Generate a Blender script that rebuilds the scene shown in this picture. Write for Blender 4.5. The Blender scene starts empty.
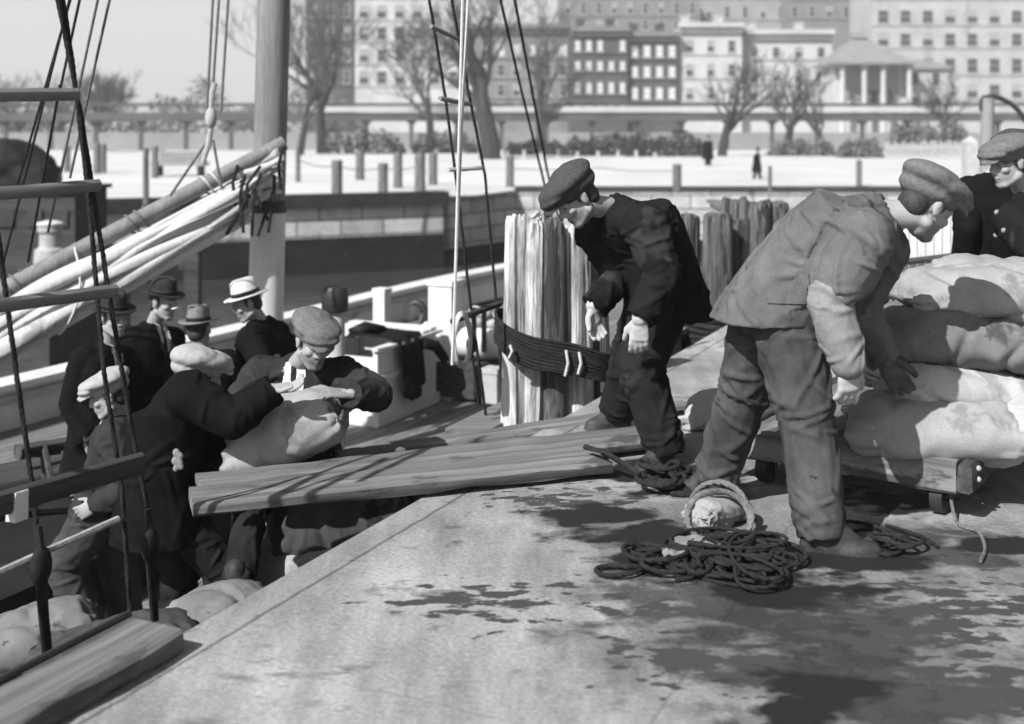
import bpy, bmesh, math, random
import numpy as np
from mathutils import Vector, Matrix, noise

SC = bpy.context.scene
COL = SC.collection
R = math.radians
random.seed(7)

# ---------------------------------------------------------------- camera, light, exposure
FPX, CAMZ, CX, HY = 1200.0, 1.6, 512.0, 130.0
cam_d = bpy.data.cameras.new('camera')
cam = bpy.data.objects.new('camera', cam_d)
COL.objects.link(cam)
cam.location = (0, 0, CAMZ)
cam.rotation_euler = (R(90), 0, 0)
cam_d.sensor_width = 36
cam_d.lens = 36 * FPX / 1024
cam_d.shift_y = (HY - 362) / 1024
cam_d.clip_start = 0.1
cam_d.clip_end = 4000
cam_d.dof.use_dof = True
cam_d.dof.focus_distance = 5.4
cam_d.dof.aperture_fstop = 1.9
SC.camera = cam

SUN_EL, SUN_AZ = R(42), R(50)          # azimuth: from screen left, turned this far towards the camera
sdir = Vector((-math.cos(SUN_AZ) * math.cos(SUN_EL), -math.sin(SUN_AZ) * math.cos(SUN_EL), math.sin(SUN_EL)))
w = bpy.data.worlds.new('World')
SC.world = w
w.use_nodes = True
nt = w.node_tree
nt.nodes.clear()
sky = nt.nodes.new('ShaderNodeTexSky')
sky.sky_type = 'NISHITA'
sky.sun_disc = False
sky.sun_elevation = SUN_EL
sky.sun_rotation = math.atan2(sdir.x, sdir.y)
sky.air_density = 1.0
sky.dust_density = 3.0
bw = nt.nodes.new('ShaderNodeRGBToBW')     # the photograph is black and white
bg = nt.nodes.new('ShaderNodeBackground')
bg.inputs['Strength'].default_value = 0.06
wo = nt.nodes.new('ShaderNodeOutputWorld')
nt.links.new(sky.outputs[0], bw.inputs[0])
# bright thin overcast low over the far shore, broken towards the zenith
tcw = nt.nodes.new('ShaderNodeTexCoord')
spw = nt.nodes.new('ShaderNodeSeparateXYZ')
nt.links.new(tcw.outputs['Generated'], spw.inputs[0])
mpw = nt.nodes.new('ShaderNodeMapping'); mpw.inputs['Scale'].default_value = (1.2, 1.2, 5)
nt.links.new(tcw.outputs['Generated'], mpw.inputs[0])
nzw = nt.nodes.new('ShaderNodeTexNoise'); nzw.inputs['Scale'].default_value = 2.2; nzw.inputs['Detail'].default_value = 7
nt.links.new(mpw.outputs[0], nzw.inputs['Vector'])
elw = nt.nodes.new('ShaderNodeMapRange'); elw.inputs[1].default_value = .0; elw.inputs[2].default_value = .3
elw.inputs[3].default_value = 1.15; elw.inputs[4].default_value = -.1
nt.links.new(spw.outputs[2], elw.inputs[0])
mlw = nt.nodes.new('ShaderNodeMath'); mlw.operation = 'MULTIPLY_ADD'; mlw.use_clamp = True
nt.links.new(nzw.outputs['Fac'], mlw.inputs[0]); mlw.inputs[1].default_value = .5; nt.links.new(elw.outputs[0], mlw.inputs[2])
sbw = nt.nodes.new('ShaderNodeMath'); sbw.operation = 'SUBTRACT'; sbw.use_clamp = True; sbw.inputs[1].default_value = .3
nt.links.new(mlw.outputs[0], sbw.inputs[0])
mxw = nt.nodes.new('ShaderNodeMixRGB'); mxw.inputs[2].default_value = (10.5, 10.5, 10.5, 1)
nt.links.new(sbw.outputs[0], mxw.inputs[0]); nt.links.new(bw.outputs[0], mxw.inputs[1])
nt.links.new(mxw.outputs[0], bg.inputs['Color'])
nt.links.new(bg.outputs[0], wo.inputs[0])
sl = bpy.data.lights.new('sun', 'SUN')
sl.energy = 5.0
sl.angle = R(0.6)
so = bpy.data.objects.new('sun', sl)
COL.objects.link(so)
so.rotation_euler = sdir.to_track_quat('Z', 'Y').to_euler()
SC.view_settings.view_transform = 'Standard'
SC.view_settings.look = 'None'
SC.view_settings.exposure = 0.62
SC.view_settings.gamma = 1.0
SC.view_settings.use_curve_mapping = False
SC.cycles.use_denoising = True
SC.cycles.max_bounces = 6
SC.cycles.volume_bounces = 0

# ---------------------------------------------------------------- coordinates
S25, C25 = math.sin(R(25)), math.cos(R(25))

def at(px, py, Y):
    return np.array(((px - CX) / FPX * Y, Y, CAMZ - (py - HY) / FPX * Y))

def onz(px, py, z):
    return at(px, py, FPX * (CAMZ - z) / (py - HY))

def un(u, n, z):
    """pier and boat axes: u runs along the pier edge away from us, n to its left"""
    return np.array((S25 * u - C25 * n, C25 * u + S25 * n, z))

def atn(px, py, n):
    k = (px - CX) / FPX
    return at(px, py, n / (-C25 * k + S25))

BOATROT = Matrix.Rotation(-R(25), 4, 'Z')    # local x = right of axis (-n), local y = u

def V3(a):
    return np.array(a, dtype=float)

def nrm(a):
    a = V3(a)
    return a / (np.linalg.norm(a) + 1e-12)

# ---------------------------------------------------------------- materials (all greys)
def grey(v):
    return (v, v, v, 1)

def mat(name, lo, hi, scale=3.0, rough=0.85, stretch=(1, 1, 1), bump=0.3, bscale=40.0, bstretch=None,
        detail=6, spots=None, spec=0.2, fine=0.25, lines=None, dist=0.01, contrast=(0.3, 0.7), coat=None):
    m = bpy.data.materials.new(name)
    m.use_nodes = True
    t = m.node_tree
    b = t.nodes['Principled BSDF']
    b.inputs['Roughness'].default_value = rough
    b.inputs['Specular IOR Level'].default_value = spec
    tc = t.nodes.new('ShaderNodeTexCoord')
    def nz(sc, st, det=detail):
        mp = t.nodes.new('ShaderNodeMapping')
        mp.inputs['Scale'].default_value = st
        t.links.new(tc.outputs['Object'], mp.inputs[0])
        n = t.nodes.new('ShaderNodeTexNoise')
        n.inputs['Scale'].default_value = sc
        n.inputs['Detail'].default_value = det
        n.inputs['Roughness'].default_value = 0.62
        t.links.new(mp.outputs[0], n.inputs['Vector'])
        return n.outputs['Fac']
    def ramp(src, p0, c0, p1, c1):
        r = t.nodes.new('ShaderNodeValToRGB')
        r.color_ramp.elements[0].position = p0
        r.color_ramp.elements[0].color = grey(c0)
        r.color_ramp.elements[1].position = p1
        r.color_ramp.elements[1].color = grey(c1)
        t.links.new(src, r.inputs[0])
        return r.outputs[0]
    def mul(a, bb, fac=1.0, typ='MULTIPLY'):
        x = t.nodes.new('ShaderNodeMixRGB')
        x.blend_type = typ
        if isinstance(fac, float):
            x.inputs[0].default_value = fac
        else:
            t.links.new(fac, x.inputs[0])
        t.links.new(a, x.inputs[1])
        if isinstance(bb, float):
            x.inputs[2].default_value = grey(bb)
        else:
            t.links.new(bb, x.inputs[2])
        return x.outputs[0]
    col = ramp(nz(scale, stretch), contrast[0], lo, contrast[1], hi)
    f = nz(bscale, bstretch or stretch, 4)
    if fine:
        col = mul(col, ramp(f, 0.3, 1 - fine, 0.7, 1.0))
    if spots:                                       # stains: (scale, threshold, value, stretch)
        for (ss, th, val, st) in spots:
            col = mul(col, float(val), ramp(nz(ss, st, 5), th, 0.0, th + 0.04, 1.0), 'MIX')
    hgt = f
    if lines:                                       # board or course joints: (axis index, pitch, width, value)
        for (ax, pitch, wd, val) in lines:
            sp = t.nodes.new('ShaderNodeSeparateXYZ')
            t.links.new(tc.outputs['Object'], sp.inputs[0])
            a = t.nodes.new('ShaderNodeMath'); a.operation = 'DIVIDE'
            t.links.new(sp.outputs[ax], a.inputs[0]); a.inputs[1].default_value = pitch
            fr = t.nodes.new('ShaderNodeMath'); fr.operation = 'FRACT'
            t.links.new(a.outputs[0], fr.inputs[0])
            lt = t.nodes.new('ShaderNodeMath'); lt.operation = 'LESS_THAN'
            t.links.new(fr.outputs[0], lt.inputs[0]); lt.inputs[1].default_value = wd / pitch
            col = mul(col, float(val), lt.outputs[0], 'MIX')
            fl = t.nodes.new('ShaderNodeMath'); fl.operation = 'FLOOR'
            t.links.new(a.outputs[0], fl.inputs[0])
            wn = t.nodes.new('ShaderNodeTexWhiteNoise'); wn.noise_dimensions = '1D'
            t.links.new(fl.outputs[0], wn.inputs['W'])
            col = mul(col, ramp(wn.outputs['Value'], 0.0, 0.78, 1.0, 1.0))
    t.links.new(col, b.inputs['Base Color'])
    if bump:
        bp = t.nodes.new('ShaderNodeBump')
        bp.inputs['Strength'].default_value = bump
        bp.inputs['Distance'].default_value = dist
        t.links.new(hgt, bp.inputs['Height'])
        t.links.new(bp.outputs[0], b.inputs['Normal'])
    return m

def cloth(name, lo, hi, scale=6, stain=None, wr=.55, **kw):
    """woven cloth: mottled, with a second coarser bump of small creases under the weave"""
    spots = [(2.6, .6, stain, (1, 1, .7)), (11, .66, stain, (1, 1, 1))] if stain is not None else None
    m = mat(name, lo, hi, scale, .97, bump=.4, bscale=190, dist=.003, spec=.04, spots=spots, fine=.3, **kw)
    t = m.node_tree; b = t.nodes['Principled BSDF']
    old = b.inputs['Normal'].links[0].from_node
    tc = t.nodes.new('ShaderNodeTexCoord')
    n = t.nodes.new('ShaderNodeTexNoise'); n.noise_type = 'RIDGED_MULTIFRACTAL'; n.inputs['Scale'].default_value = 9; n.inputs['Detail'].default_value = 4
    n.inputs['Distortion'].default_value = .8
    mp = t.nodes.new('ShaderNodeMapping'); mp.inputs['Scale'].default_value = (1.2, 1.2, .8); mp.inputs['Rotation'].default_value = (.5, .35, .2)
    t.links.new(tc.outputs['Object'], mp.inputs[0]); t.links.new(mp.outputs[0], n.inputs['Vector'])
    bp = t.nodes.new('ShaderNodeBump'); bp.inputs['Strength'].default_value = wr; bp.inputs['Distance'].default_value = .012
    t.links.new(n.outputs['Fac'], bp.inputs['Height']); t.links.new(bp.outputs[0], old.inputs['Normal'])
    return m

M = {}
M['skin'] = mat('skin', 0.26, 0.33, 14, 0.6, bump=0.15, bscale=160, fine=0.08, dist=0.002)
M['eye'] = mat('eye_dark', 0.11, 0.15, 60, 0.4, bump=0)
M['brow'] = mat('brow_hair', 0.15, 0.2, 120, 0.9, bump=0.2)
M['lip'] = mat('lip', 0.14, 0.18, 60, 0.6, bump=0)
M['stubble'] = mat('stubble', 0.17, 0.24, 90, 0.8, bump=0.1, bscale=300, fine=0.3)
M['hair'] = mat('hair', 0.02, 0.06, 40, 0.6, stretch=(1, 1, .2), bump=0.6, bscale=150, dist=0.004)
M['sole'] = mat('boot_leather', 0.025, 0.07, 12, 0.6, bump=0.4, bscale=60)
M['darkcoat'] = cloth('dark_coat_cloth', .006, .012)
M['darkcoat2'] = cloth('navy_work_cloth', .009, .02, stain=.03)
M['greycoat'] = cloth('grey_coat_cloth', .022, .045, stain=.012)
M['worncoat'] = cloth('worn_brown_cloth', .02, .045, stain=.01)
M['denim'] = cloth('faded_denim_jacket', .075, .17, 3.2, stain=.045, wr=.8)
M['dungaree'] = cloth('dirty_trouser_cloth', .035, .11, 3.5, stain=.02, wr=.8)
M['darktrouser'] = cloth('dark_trouser_cloth', .011, .028, stain=.045)
M['greytrouser'] = cloth('grey_trouser_cloth', .04, .075, stain=.02)
M['shirt'] = mat('white_shirt_cloth', 0.6, 0.72, 9, 0.9, bump=0.2, bscale=120, dist=0.003, fine=0.1)
M['workshirt'] = cloth('pale_shirt_sleeve', .18, .3, 7, stain=.12)
M['glove'] = mat('canvas_glove', 0.34, 0.46, 20, 0.95, bump=0.4, bscale=200, dist=0.003, fine=0.2)
M['darkglove'] = mat('dirty_glove', 0.06, 0.14, 20, 0.95, bump=0.4, bscale=200, dist=0.003)
M['tweed'] = mat('grey_tweed', 0.11, 0.19, 60, 0.98, bump=0.4, bscale=260, dist=0.003, fine=0.4)
M['darktweed'] = mat('dark_tweed', 0.045, 0.08, 60, 0.98, bump=0.4, bscale=260, dist=0.003, fine=0.4)
M['paletweed'] = mat('pale_tweed', 0.3, 0.4, 60, 0.98, bump=0.4, bscale=260, dist=0.003, fine=0.3)
M['felt'] = mat('dark_felt', 0.02, 0.035, 20, 0.95, bump=0.1)
M['greyfelt'] = mat('grey_felt', 0.14, 0.2, 20, 0.95, bump=0.1)
M['straw'] = mat('pale_straw', 0.62, 0.74, 80, 0.9, bump=0.4, bscale=200, dist=0.003)
M['hatband'] = mat('hat_ribbon', 0.012, 0.02, 20, 0.7, bump=0)

M['burlap'] = cloth('burlap', .27, .38, 4, stain=.2, wr=.3)
M['burlapw'] = cloth('burlap_pale', .38, .5, 4, stain=.28, wr=.3)
M['burlapm'] = cloth('burlap_soiled', .13, .24, 4, stain=.07, wr=.35)
M['burlapd'] = cloth('burlap_shaded', .045, .1, 4, stain=.02, wr=.5)  # dark copy of burlap: shade inside the boat put into the colour
M['rope'] = mat('hemp_rope', 0.1, 0.2, 30, 0.95, bump=0.6, bscale=120, dist=0.006)
M['darkrope'] = mat('tarred_rope', 0.012, 0.03, 30, 0.9, bump=0.6, bscale=120, dist=0.006)
M['whiterope'] = mat('manila_line', 0.5, 0.62, 30, 0.95, bump=0.6, bscale=120, dist=0.004)
M['iron'] = mat('black_iron', 0.015, 0.035, 20, 0.55, bump=0.3, spec=0.5)
M['whitepaint'] = mat('white_paint_weathered', 0.52, 0.66, 3, 0.7, stretch=(1, 1, .4), bump=0.25, bscale=30, fine=0.1,
                      spots=[(6, 0.66, 0.42, (1, 1, .3))])
M['timber'] = mat('grey_timber', .09, .27, 4, .94, stretch=(.1, 4, 4), bump=.6, bscale=20, dist=.005, fine=.4, spots=[(2.2, .6, .07, (.7, 1.6, 1.6)), (9, .68, .05, (.3, 3, 3))])
M['timberp'] = mat('pale_timber', .26, .48, 4, .94, stretch=(.1, 4, 4), bump=.6, bscale=20, dist=.005, fine=.35, spots=[(2.2, .6, .1, (.8, 1.6, 1.6)), (9, .68, .06, (.3, 3, 3))])
M['timberd'] = mat('dark_timber', 0.035, 0.09, 5, 0.92, stretch=(.15, 2.2, 2.2), bump=0.5, bscale=22, dist=0.006, fine=0.45)
M['sparwood'] = mat('spar_wood', 0.16, 0.26, 4, 0.75, stretch=(3, 3, .25), bump=0.3, bscale=20, fine=0.35)
M['pile'] = mat('weathered_pile', 0.25, 0.82, 2.0, 0.95, stretch=(2.6, 2.6, .45), bump=0.9, bscale=9, bstretch=(6, 6, .45), dist=0.03,
                fine=0.5, spots=[(2.6, 0.61, 0.06, (3.5, 3.5, .6))], contrast=(0.4, 0.56))
M['bollard'] = mat('mooring_post_wood', 0.07, 0.24, 2.2, 0.95, stretch=(4, 4, .5), bump=0.5, bscale=9, fine=0.4)
M['piled'] = mat('dark_weathered_pile', 0.04, 0.24, 2.0, 0.95, stretch=(2.8, 2.8, .5), bump=0.9, bscale=9, bstretch=(6, 6, .45), dist=0.03,
                 fine=0.5, spots=[(2.6, 0.52, 0.04, (3.5, 3.5, .6))])
M['canvas'] = cloth('sail_canvas', .46, .66, 3, stain=.3, wr=.6)
M['deck'] = mat('deck_boards', 0.16, 0.3, 2.5, 0.8, stretch=(2, .3, 1), bump=0.4, bscale=30, fine=0.4, lines=[(0, .11, .01, .05)],
                spots=[(1.4, 0.6, 0.1, (1, .6, 1))])
M['stone'] = mat('quay_stone', 0.42, 0.66, 1.5, 0.9, bump=0.5, bscale=8, fine=0.25, dist=0.03, spots=[(.7, 0.58, 0.2, (1, 1, .25))])
t_ = M['stone'].node_tree; b_ = t_.nodes['Principled BSDF']; src_ = b_.inputs['Base Color'].links[0].from_socket
tc_ = t_.nodes.new('ShaderNodeTexCoord'); sp_n = t_.nodes.new('ShaderNodeSeparateXYZ'); cb_ = t_.nodes.new('ShaderNodeCombineXYZ'); br_ = t_.nodes.new('ShaderNodeTexBrick')
t_.links.new(tc_.outputs['Object'], sp_n.inputs[0]); t_.links.new(sp_n.outputs[0], cb_.inputs[0]); t_.links.new(sp_n.outputs[2], cb_.inputs[1]); t_.links.new(cb_.outputs[0], br_.inputs['Vector'])
br_.inputs['Scale'].default_value = 1; br_.inputs['Brick Width'].default_value = 1.5; br_.inputs['Row Height'].default_value = .52; br_.inputs['Mortar Size'].default_value = .03
br_.inputs['Color1'].default_value = grey(1); br_.inputs['Color2'].default_value = grey(.72); br_.inputs['Mortar'].default_value = grey(.22)
mx_ = t_.nodes.new('ShaderNodeMixRGB'); mx_.blend_type = 'MULTIPLY'; mx_.inputs[0].default_value = 1
t_.links.new(src_, mx_.inputs[1]); t_.links.new(br_.outputs['Color'], mx_.inputs[2]); t_.links.new(mx_.outputs[0], b_.inputs['Base Color'])
M['stonewet'] = mat('tide_stained_stone', 0.01, 0.025, 1.2, 0.9, bump=0.5, bscale=8, dist=0.03, spots=[(1.2, 0.66, 0.12, (1, 1, .5))], spec=.1)
M['capwood'] = mat('tarred_cap_timber', 0.02, 0.045, 2, 0.95, bump=0.3, bscale=12, spec=.1)
M['plaza'] = mat('pale_paving', 0.46, 0.6, .12, 0.95, bump=0.15, bscale=3, fine=0.1, spots=[(.35, .68, .45, (1, 1, 1))])
M['brickd'] = mat('dark_brick', 0.06, 0.1, .4, 0.9, bump=0.2, bscale=6, fine=.4)
M['brickm'] = mat('mid_brick', 0.16, 0.22, .4, 0.9, bump=0.2, bscale=6)
M['palewall'] = mat('pale_wall', 0.44, 0.58, .3, 0.9, bump=0.2, bscale=6, fine=.35, spots=[(.22, .62, .3, (1, 1, .3))])
M['creamwall'] = mat('cream_wall', 0.34, 0.46, .3, 0.9, bump=0.2, bscale=6, fine=.3, spots=[(.22, .62, .25, (1, 1, .3))])
M['greywall'] = mat('grey_wall', 0.24, 0.32, .2, 0.9, bump=0.2, bscale=6)
M['slate'] = mat('slate_roof', 0.2, 0.27, .6, 0.8, bump=0.2, bscale=8)
M['blind'] = mat('window_blind', 0.55, 0.75, .9, 0.6, bump=0)
M['glass'] = mat('window_glass', 0.03, 0.08, .5, 0.15, bump=0, spec=0.5)
M['glasslit'] = mat('window_glass_pale', 0.25, 0.4, .5, 0.2, bump=0, spec=0.5)
M['bark'] = mat('bark', 0.03, 0.06, 2, 0.95, bump=0.5, bscale=12)
M['twig'] = mat('twig', 0.05, 0.08, 2, 0.95, bump=0)
M['leaf'] = mat('hedge_leaf', 0.03, 0.07, .7, 0.9, bump=0)
M['brush'] = mat('dry_brush', 0.11, 0.2, .7, 0.9, bump=0)
M['steel'] = mat('viaduct_steel', 0.06, 0.1, .5, 0.7, bump=0.2)
M['steelp'] = mat('viaduct_parapet', 0.4, 0.5, .5, 0.8, bump=0.2)
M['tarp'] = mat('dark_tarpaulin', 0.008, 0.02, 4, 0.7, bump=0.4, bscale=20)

# pier paving with soaked patches
def pier_mat():
    m = mat('pier_paving', 0.31, 0.47, 1.6, 0.9, bump=0.4, bscale=55, fine=0.38, dist=0.01,
            spots=[(2.0, .62, .2, (.7, 1.9, 1)), (7, .66, .22, (.6, 1.3, 1)), (16, .71, .16, (1, 1, 1))])
    t = m.node_tree
    b = t.nodes['Principled BSDF']
    base = b.inputs['Base Color'].links[0].from_socket
    tc = t.nodes.new('ShaderNodeTexCoord')
    # streaks scuffed along the pier
    def noise_(scale, st, det, rot=0.0, loc=(0, 0, 0)):
        mp = t.nodes.new('ShaderNodeMapping'); mp.inputs['Scale'].default_value = st; mp.inputs['Rotation'].default_value = (0, 0, rot); mp.inputs['Location'].default_value = loc
        n = t.nodes.new('ShaderNodeTexNoise'); n.inputs['Scale'].default_value = scale; n.inputs['Detail'].default_value = det; n.inputs['Roughness'].default_value = .58
        t.links.new(tc.outputs['Object'], mp.inputs[0]); t.links.new(mp.outputs[0], n.inputs['Vector'])
        return n.outputs['Fac']
    def ramp_(src, p0, p1, c0=0, c1=1):
        rp = t.nodes.new('ShaderNodeValToRGB')
        rp.color_ramp.elements[0].position = p0; rp.color_ramp.elements[0].color = grey(c0)
        rp.color_ramp.elements[1].position = p1; rp.color_ramp.elements[1].color = grey(c1)
        t.links.new(src, rp.inputs[0]); return rp.outputs[0]
    def mix_(fac, a, val, typ='MIX'):
        mx = t.nodes.new('ShaderNodeMixRGB'); mx.blend_type = typ
        if isinstance(fac, float): mx.inputs[0].default_value = fac
        else: t.links.new(fac, mx.inputs[0])
        t.links.new(a, mx.inputs[1])
        if isinstance(val, float): mx.inputs[2].default_value = grey(val)
        else: t.links.new(val, mx.inputs[2])
        return mx.outputs[0]
    base = mix_(1.0, base, ramp_(noise_(2.2, (2.6, .5, 1), 7, R(25)), .34, .6, .62, 1.0), 'MULTIPLY')
    base = mix_(.8, base, ramp_(noise_(1.1, (1, .8, 1), 6, 0, (7, 3, 0)), .36, .58, .68, 1.0), 'MULTIPLY')
    # joints: an edging strip along the pier, wide slabs behind it
    mpj = t.nodes.new('ShaderNodeMapping'); mpj.inputs['Rotation'].default_value = (0, 0, R(25)); t.links.new(tc.outputs['Object'], mpj.inputs[0])
    wob_ = t.nodes.new('ShaderNodeVectorMath'); wob_.operation = 'MULTIPLY_ADD'
    nzj = t.nodes.new('ShaderNodeTexNoise'); nzj.inputs['Scale'].default_value = 9; t.links.new(tc.outputs['Object'], nzj.inputs['Vector'])
    t.links.new(nzj.outputs['Color'], wob_.inputs[0]); wob_.inputs[1].default_value = (.02, .02, 0); t.links.new(mpj.outputs[0], wob_.inputs[2])
    spj = t.nodes.new('ShaderNodeSeparateXYZ'); t.links.new(wob_.outputs[0], spj.inputs[0])
    def line_(sock, pos, wd, pitch=None):
        a = t.nodes.new('ShaderNodeMath'); a.operation = 'SUBTRACT'; t.links.new(sock, a.inputs[0]); a.inputs[1].default_value = pos
        o_ = a.outputs[0]
        if pitch:
            w_ = t.nodes.new('ShaderNodeMath'); w_.operation = 'PINGPONG'; t.links.new(o_, w_.inputs[0]); w_.inputs[1].default_value = pitch / 2; o_ = w_.outputs[0]
        else:
            w_ = t.nodes.new('ShaderNodeMath'); w_.operation = 'ABSOLUTE'; t.links.new(o_, w_.inputs[0]); o_ = w_.outputs[0]
        l_ = t.nodes.new('ShaderNodeMath'); l_.operation = 'LESS_THAN'; t.links.new(o_, l_.inputs[0]); l_.inputs[1].default_value = wd
        return l_.outputs[0]
    # mapped x = -n, mapped y = u
    for fac_, val_ in ((line_(spj.outputs[0], -2.41, .008), .5), (line_(spj.outputs[0], -1.02, .006, 1.9), .8), (line_(spj.outputs[1], .35, .005, 2.6), .85)):
        base = mix_(fac_, base, mix_(1.0, base, val_, 'MULTIPLY'))
    def mask(blobs, k=1.7):
        acc = None
        for (px, py, r) in blobs:
            p = onz(px, py, 0)
            mp = t.nodes.new('ShaderNodeVectorMath'); mp.operation = 'SUBTRACT'; mp.inputs[1].default_value = (p[0], p[1], 0)
            t.links.new(tc.outputs['Object'], mp.inputs[0])
            sc_ = t.nodes.new('ShaderNodeVectorMath'); sc_.operation = 'MULTIPLY'; sc_.inputs[1].default_value = (.8, 1.2, 0)
            t.links.new(mp.outputs[0], sc_.inputs[0])
            d = t.nodes.new('ShaderNodeVectorMath'); d.operation = 'LENGTH'; t.links.new(sc_.outputs[0], d.inputs[0])
            q = t.nodes.new('ShaderNodeMapRange'); q.inputs[1].default_value = 0; q.inputs[2].default_value = r * k
            q.inputs[3].default_value = 1; q.inputs[4].default_value = 0
            t.links.new(d.outputs['Value'], q.inputs[0])
            if acc is None:
                acc = q.outputs[0]
            else:
                mx = t.nodes.new('ShaderNodeMath'); mx.operation = 'MAXIMUM'
                t.links.new(acc, mx.inputs[0]); t.links.new(q.outputs[0], mx.inputs[1]); acc = mx.outputs[0]
        return acc
    def wet(acc, n, wgt, p0, p1):
        su = t.nodes.new('ShaderNodeMath'); su.operation = 'MULTIPLY_ADD'
        t.links.new(acc, su.inputs[0]); su.inputs[1].default_value = wgt; t.links.new(n, su.inputs[2])
        return ramp_(su.outputs[0], p0, p1)
    big = wet(mask([(720, 558, .32), (785, 585, .24), (640, 470, .25), (705, 480, .26), (600, 515, .2), (655, 535, .24), (885, 500, .2), (860, 555, .2), (1000, 545, .14), (830, 690, .13), (795, 708, .1)]),
              noise_(4.2, (.75, 1.15, 1), 8, 0, (3.1, 1.7, 0)), .42, .64, .73)
    mid = wet(mask([(800, 625, .36), (840, 670, .3), (890, 705, .3), (930, 550, .3), (700, 600, .3)]), noise_(5.2, (.8, 1.2, 1), 9, 0, (8.3, 2.2, 0)), .38, .61, .74)
    small = wet(mask([(960, 610, .42), (900, 640, .4), (960, 690, .35), (560, 500, .3), (700, 660, .3), (640, 610, .2), (480, 600, .3)]), noise_(11, (.6, 1.2, 1), 5, 0, (1.1, 8.7, 0)), .34, .74, .77)
    damp = wet(mask([(830, 640, .6), (930, 560, .5), (700, 520, .5), (900, 700, .5)]), noise_(2.6, (1, 1, 1), 6, 0, (5, 5, 0)), .5, .62, .78)
    base = mix_(damp, base, mix_(1.0, base, .62, 'MULTIPLY'))
    base = mix_(mid, base, mix_(1.0, base, .3, 'MULTIPLY'))
    base = mix_(small, base, .05)
    base = mix_(big, base, .018)
    t.links.new(base, b.inputs['Base Color'])
    rr = t.nodes.new('ShaderNodeMapRange'); rr.inputs[3].default_value = .9; rr.inputs[4].default_value = .5
    t.links.new(big, rr.inputs[0]); t.links.new(rr.outputs[0], b.inputs['Roughness'])
    return m
M['pier'] = pier_mat()

def water_mat():
    m = mat('harbour_water', 0.03, 0.05, 1, 0.12, bump=0.5, bscale=1.6, dist=0.1, spec=0.5, fine=0)
    return m
M['water'] = water_mat()

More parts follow.
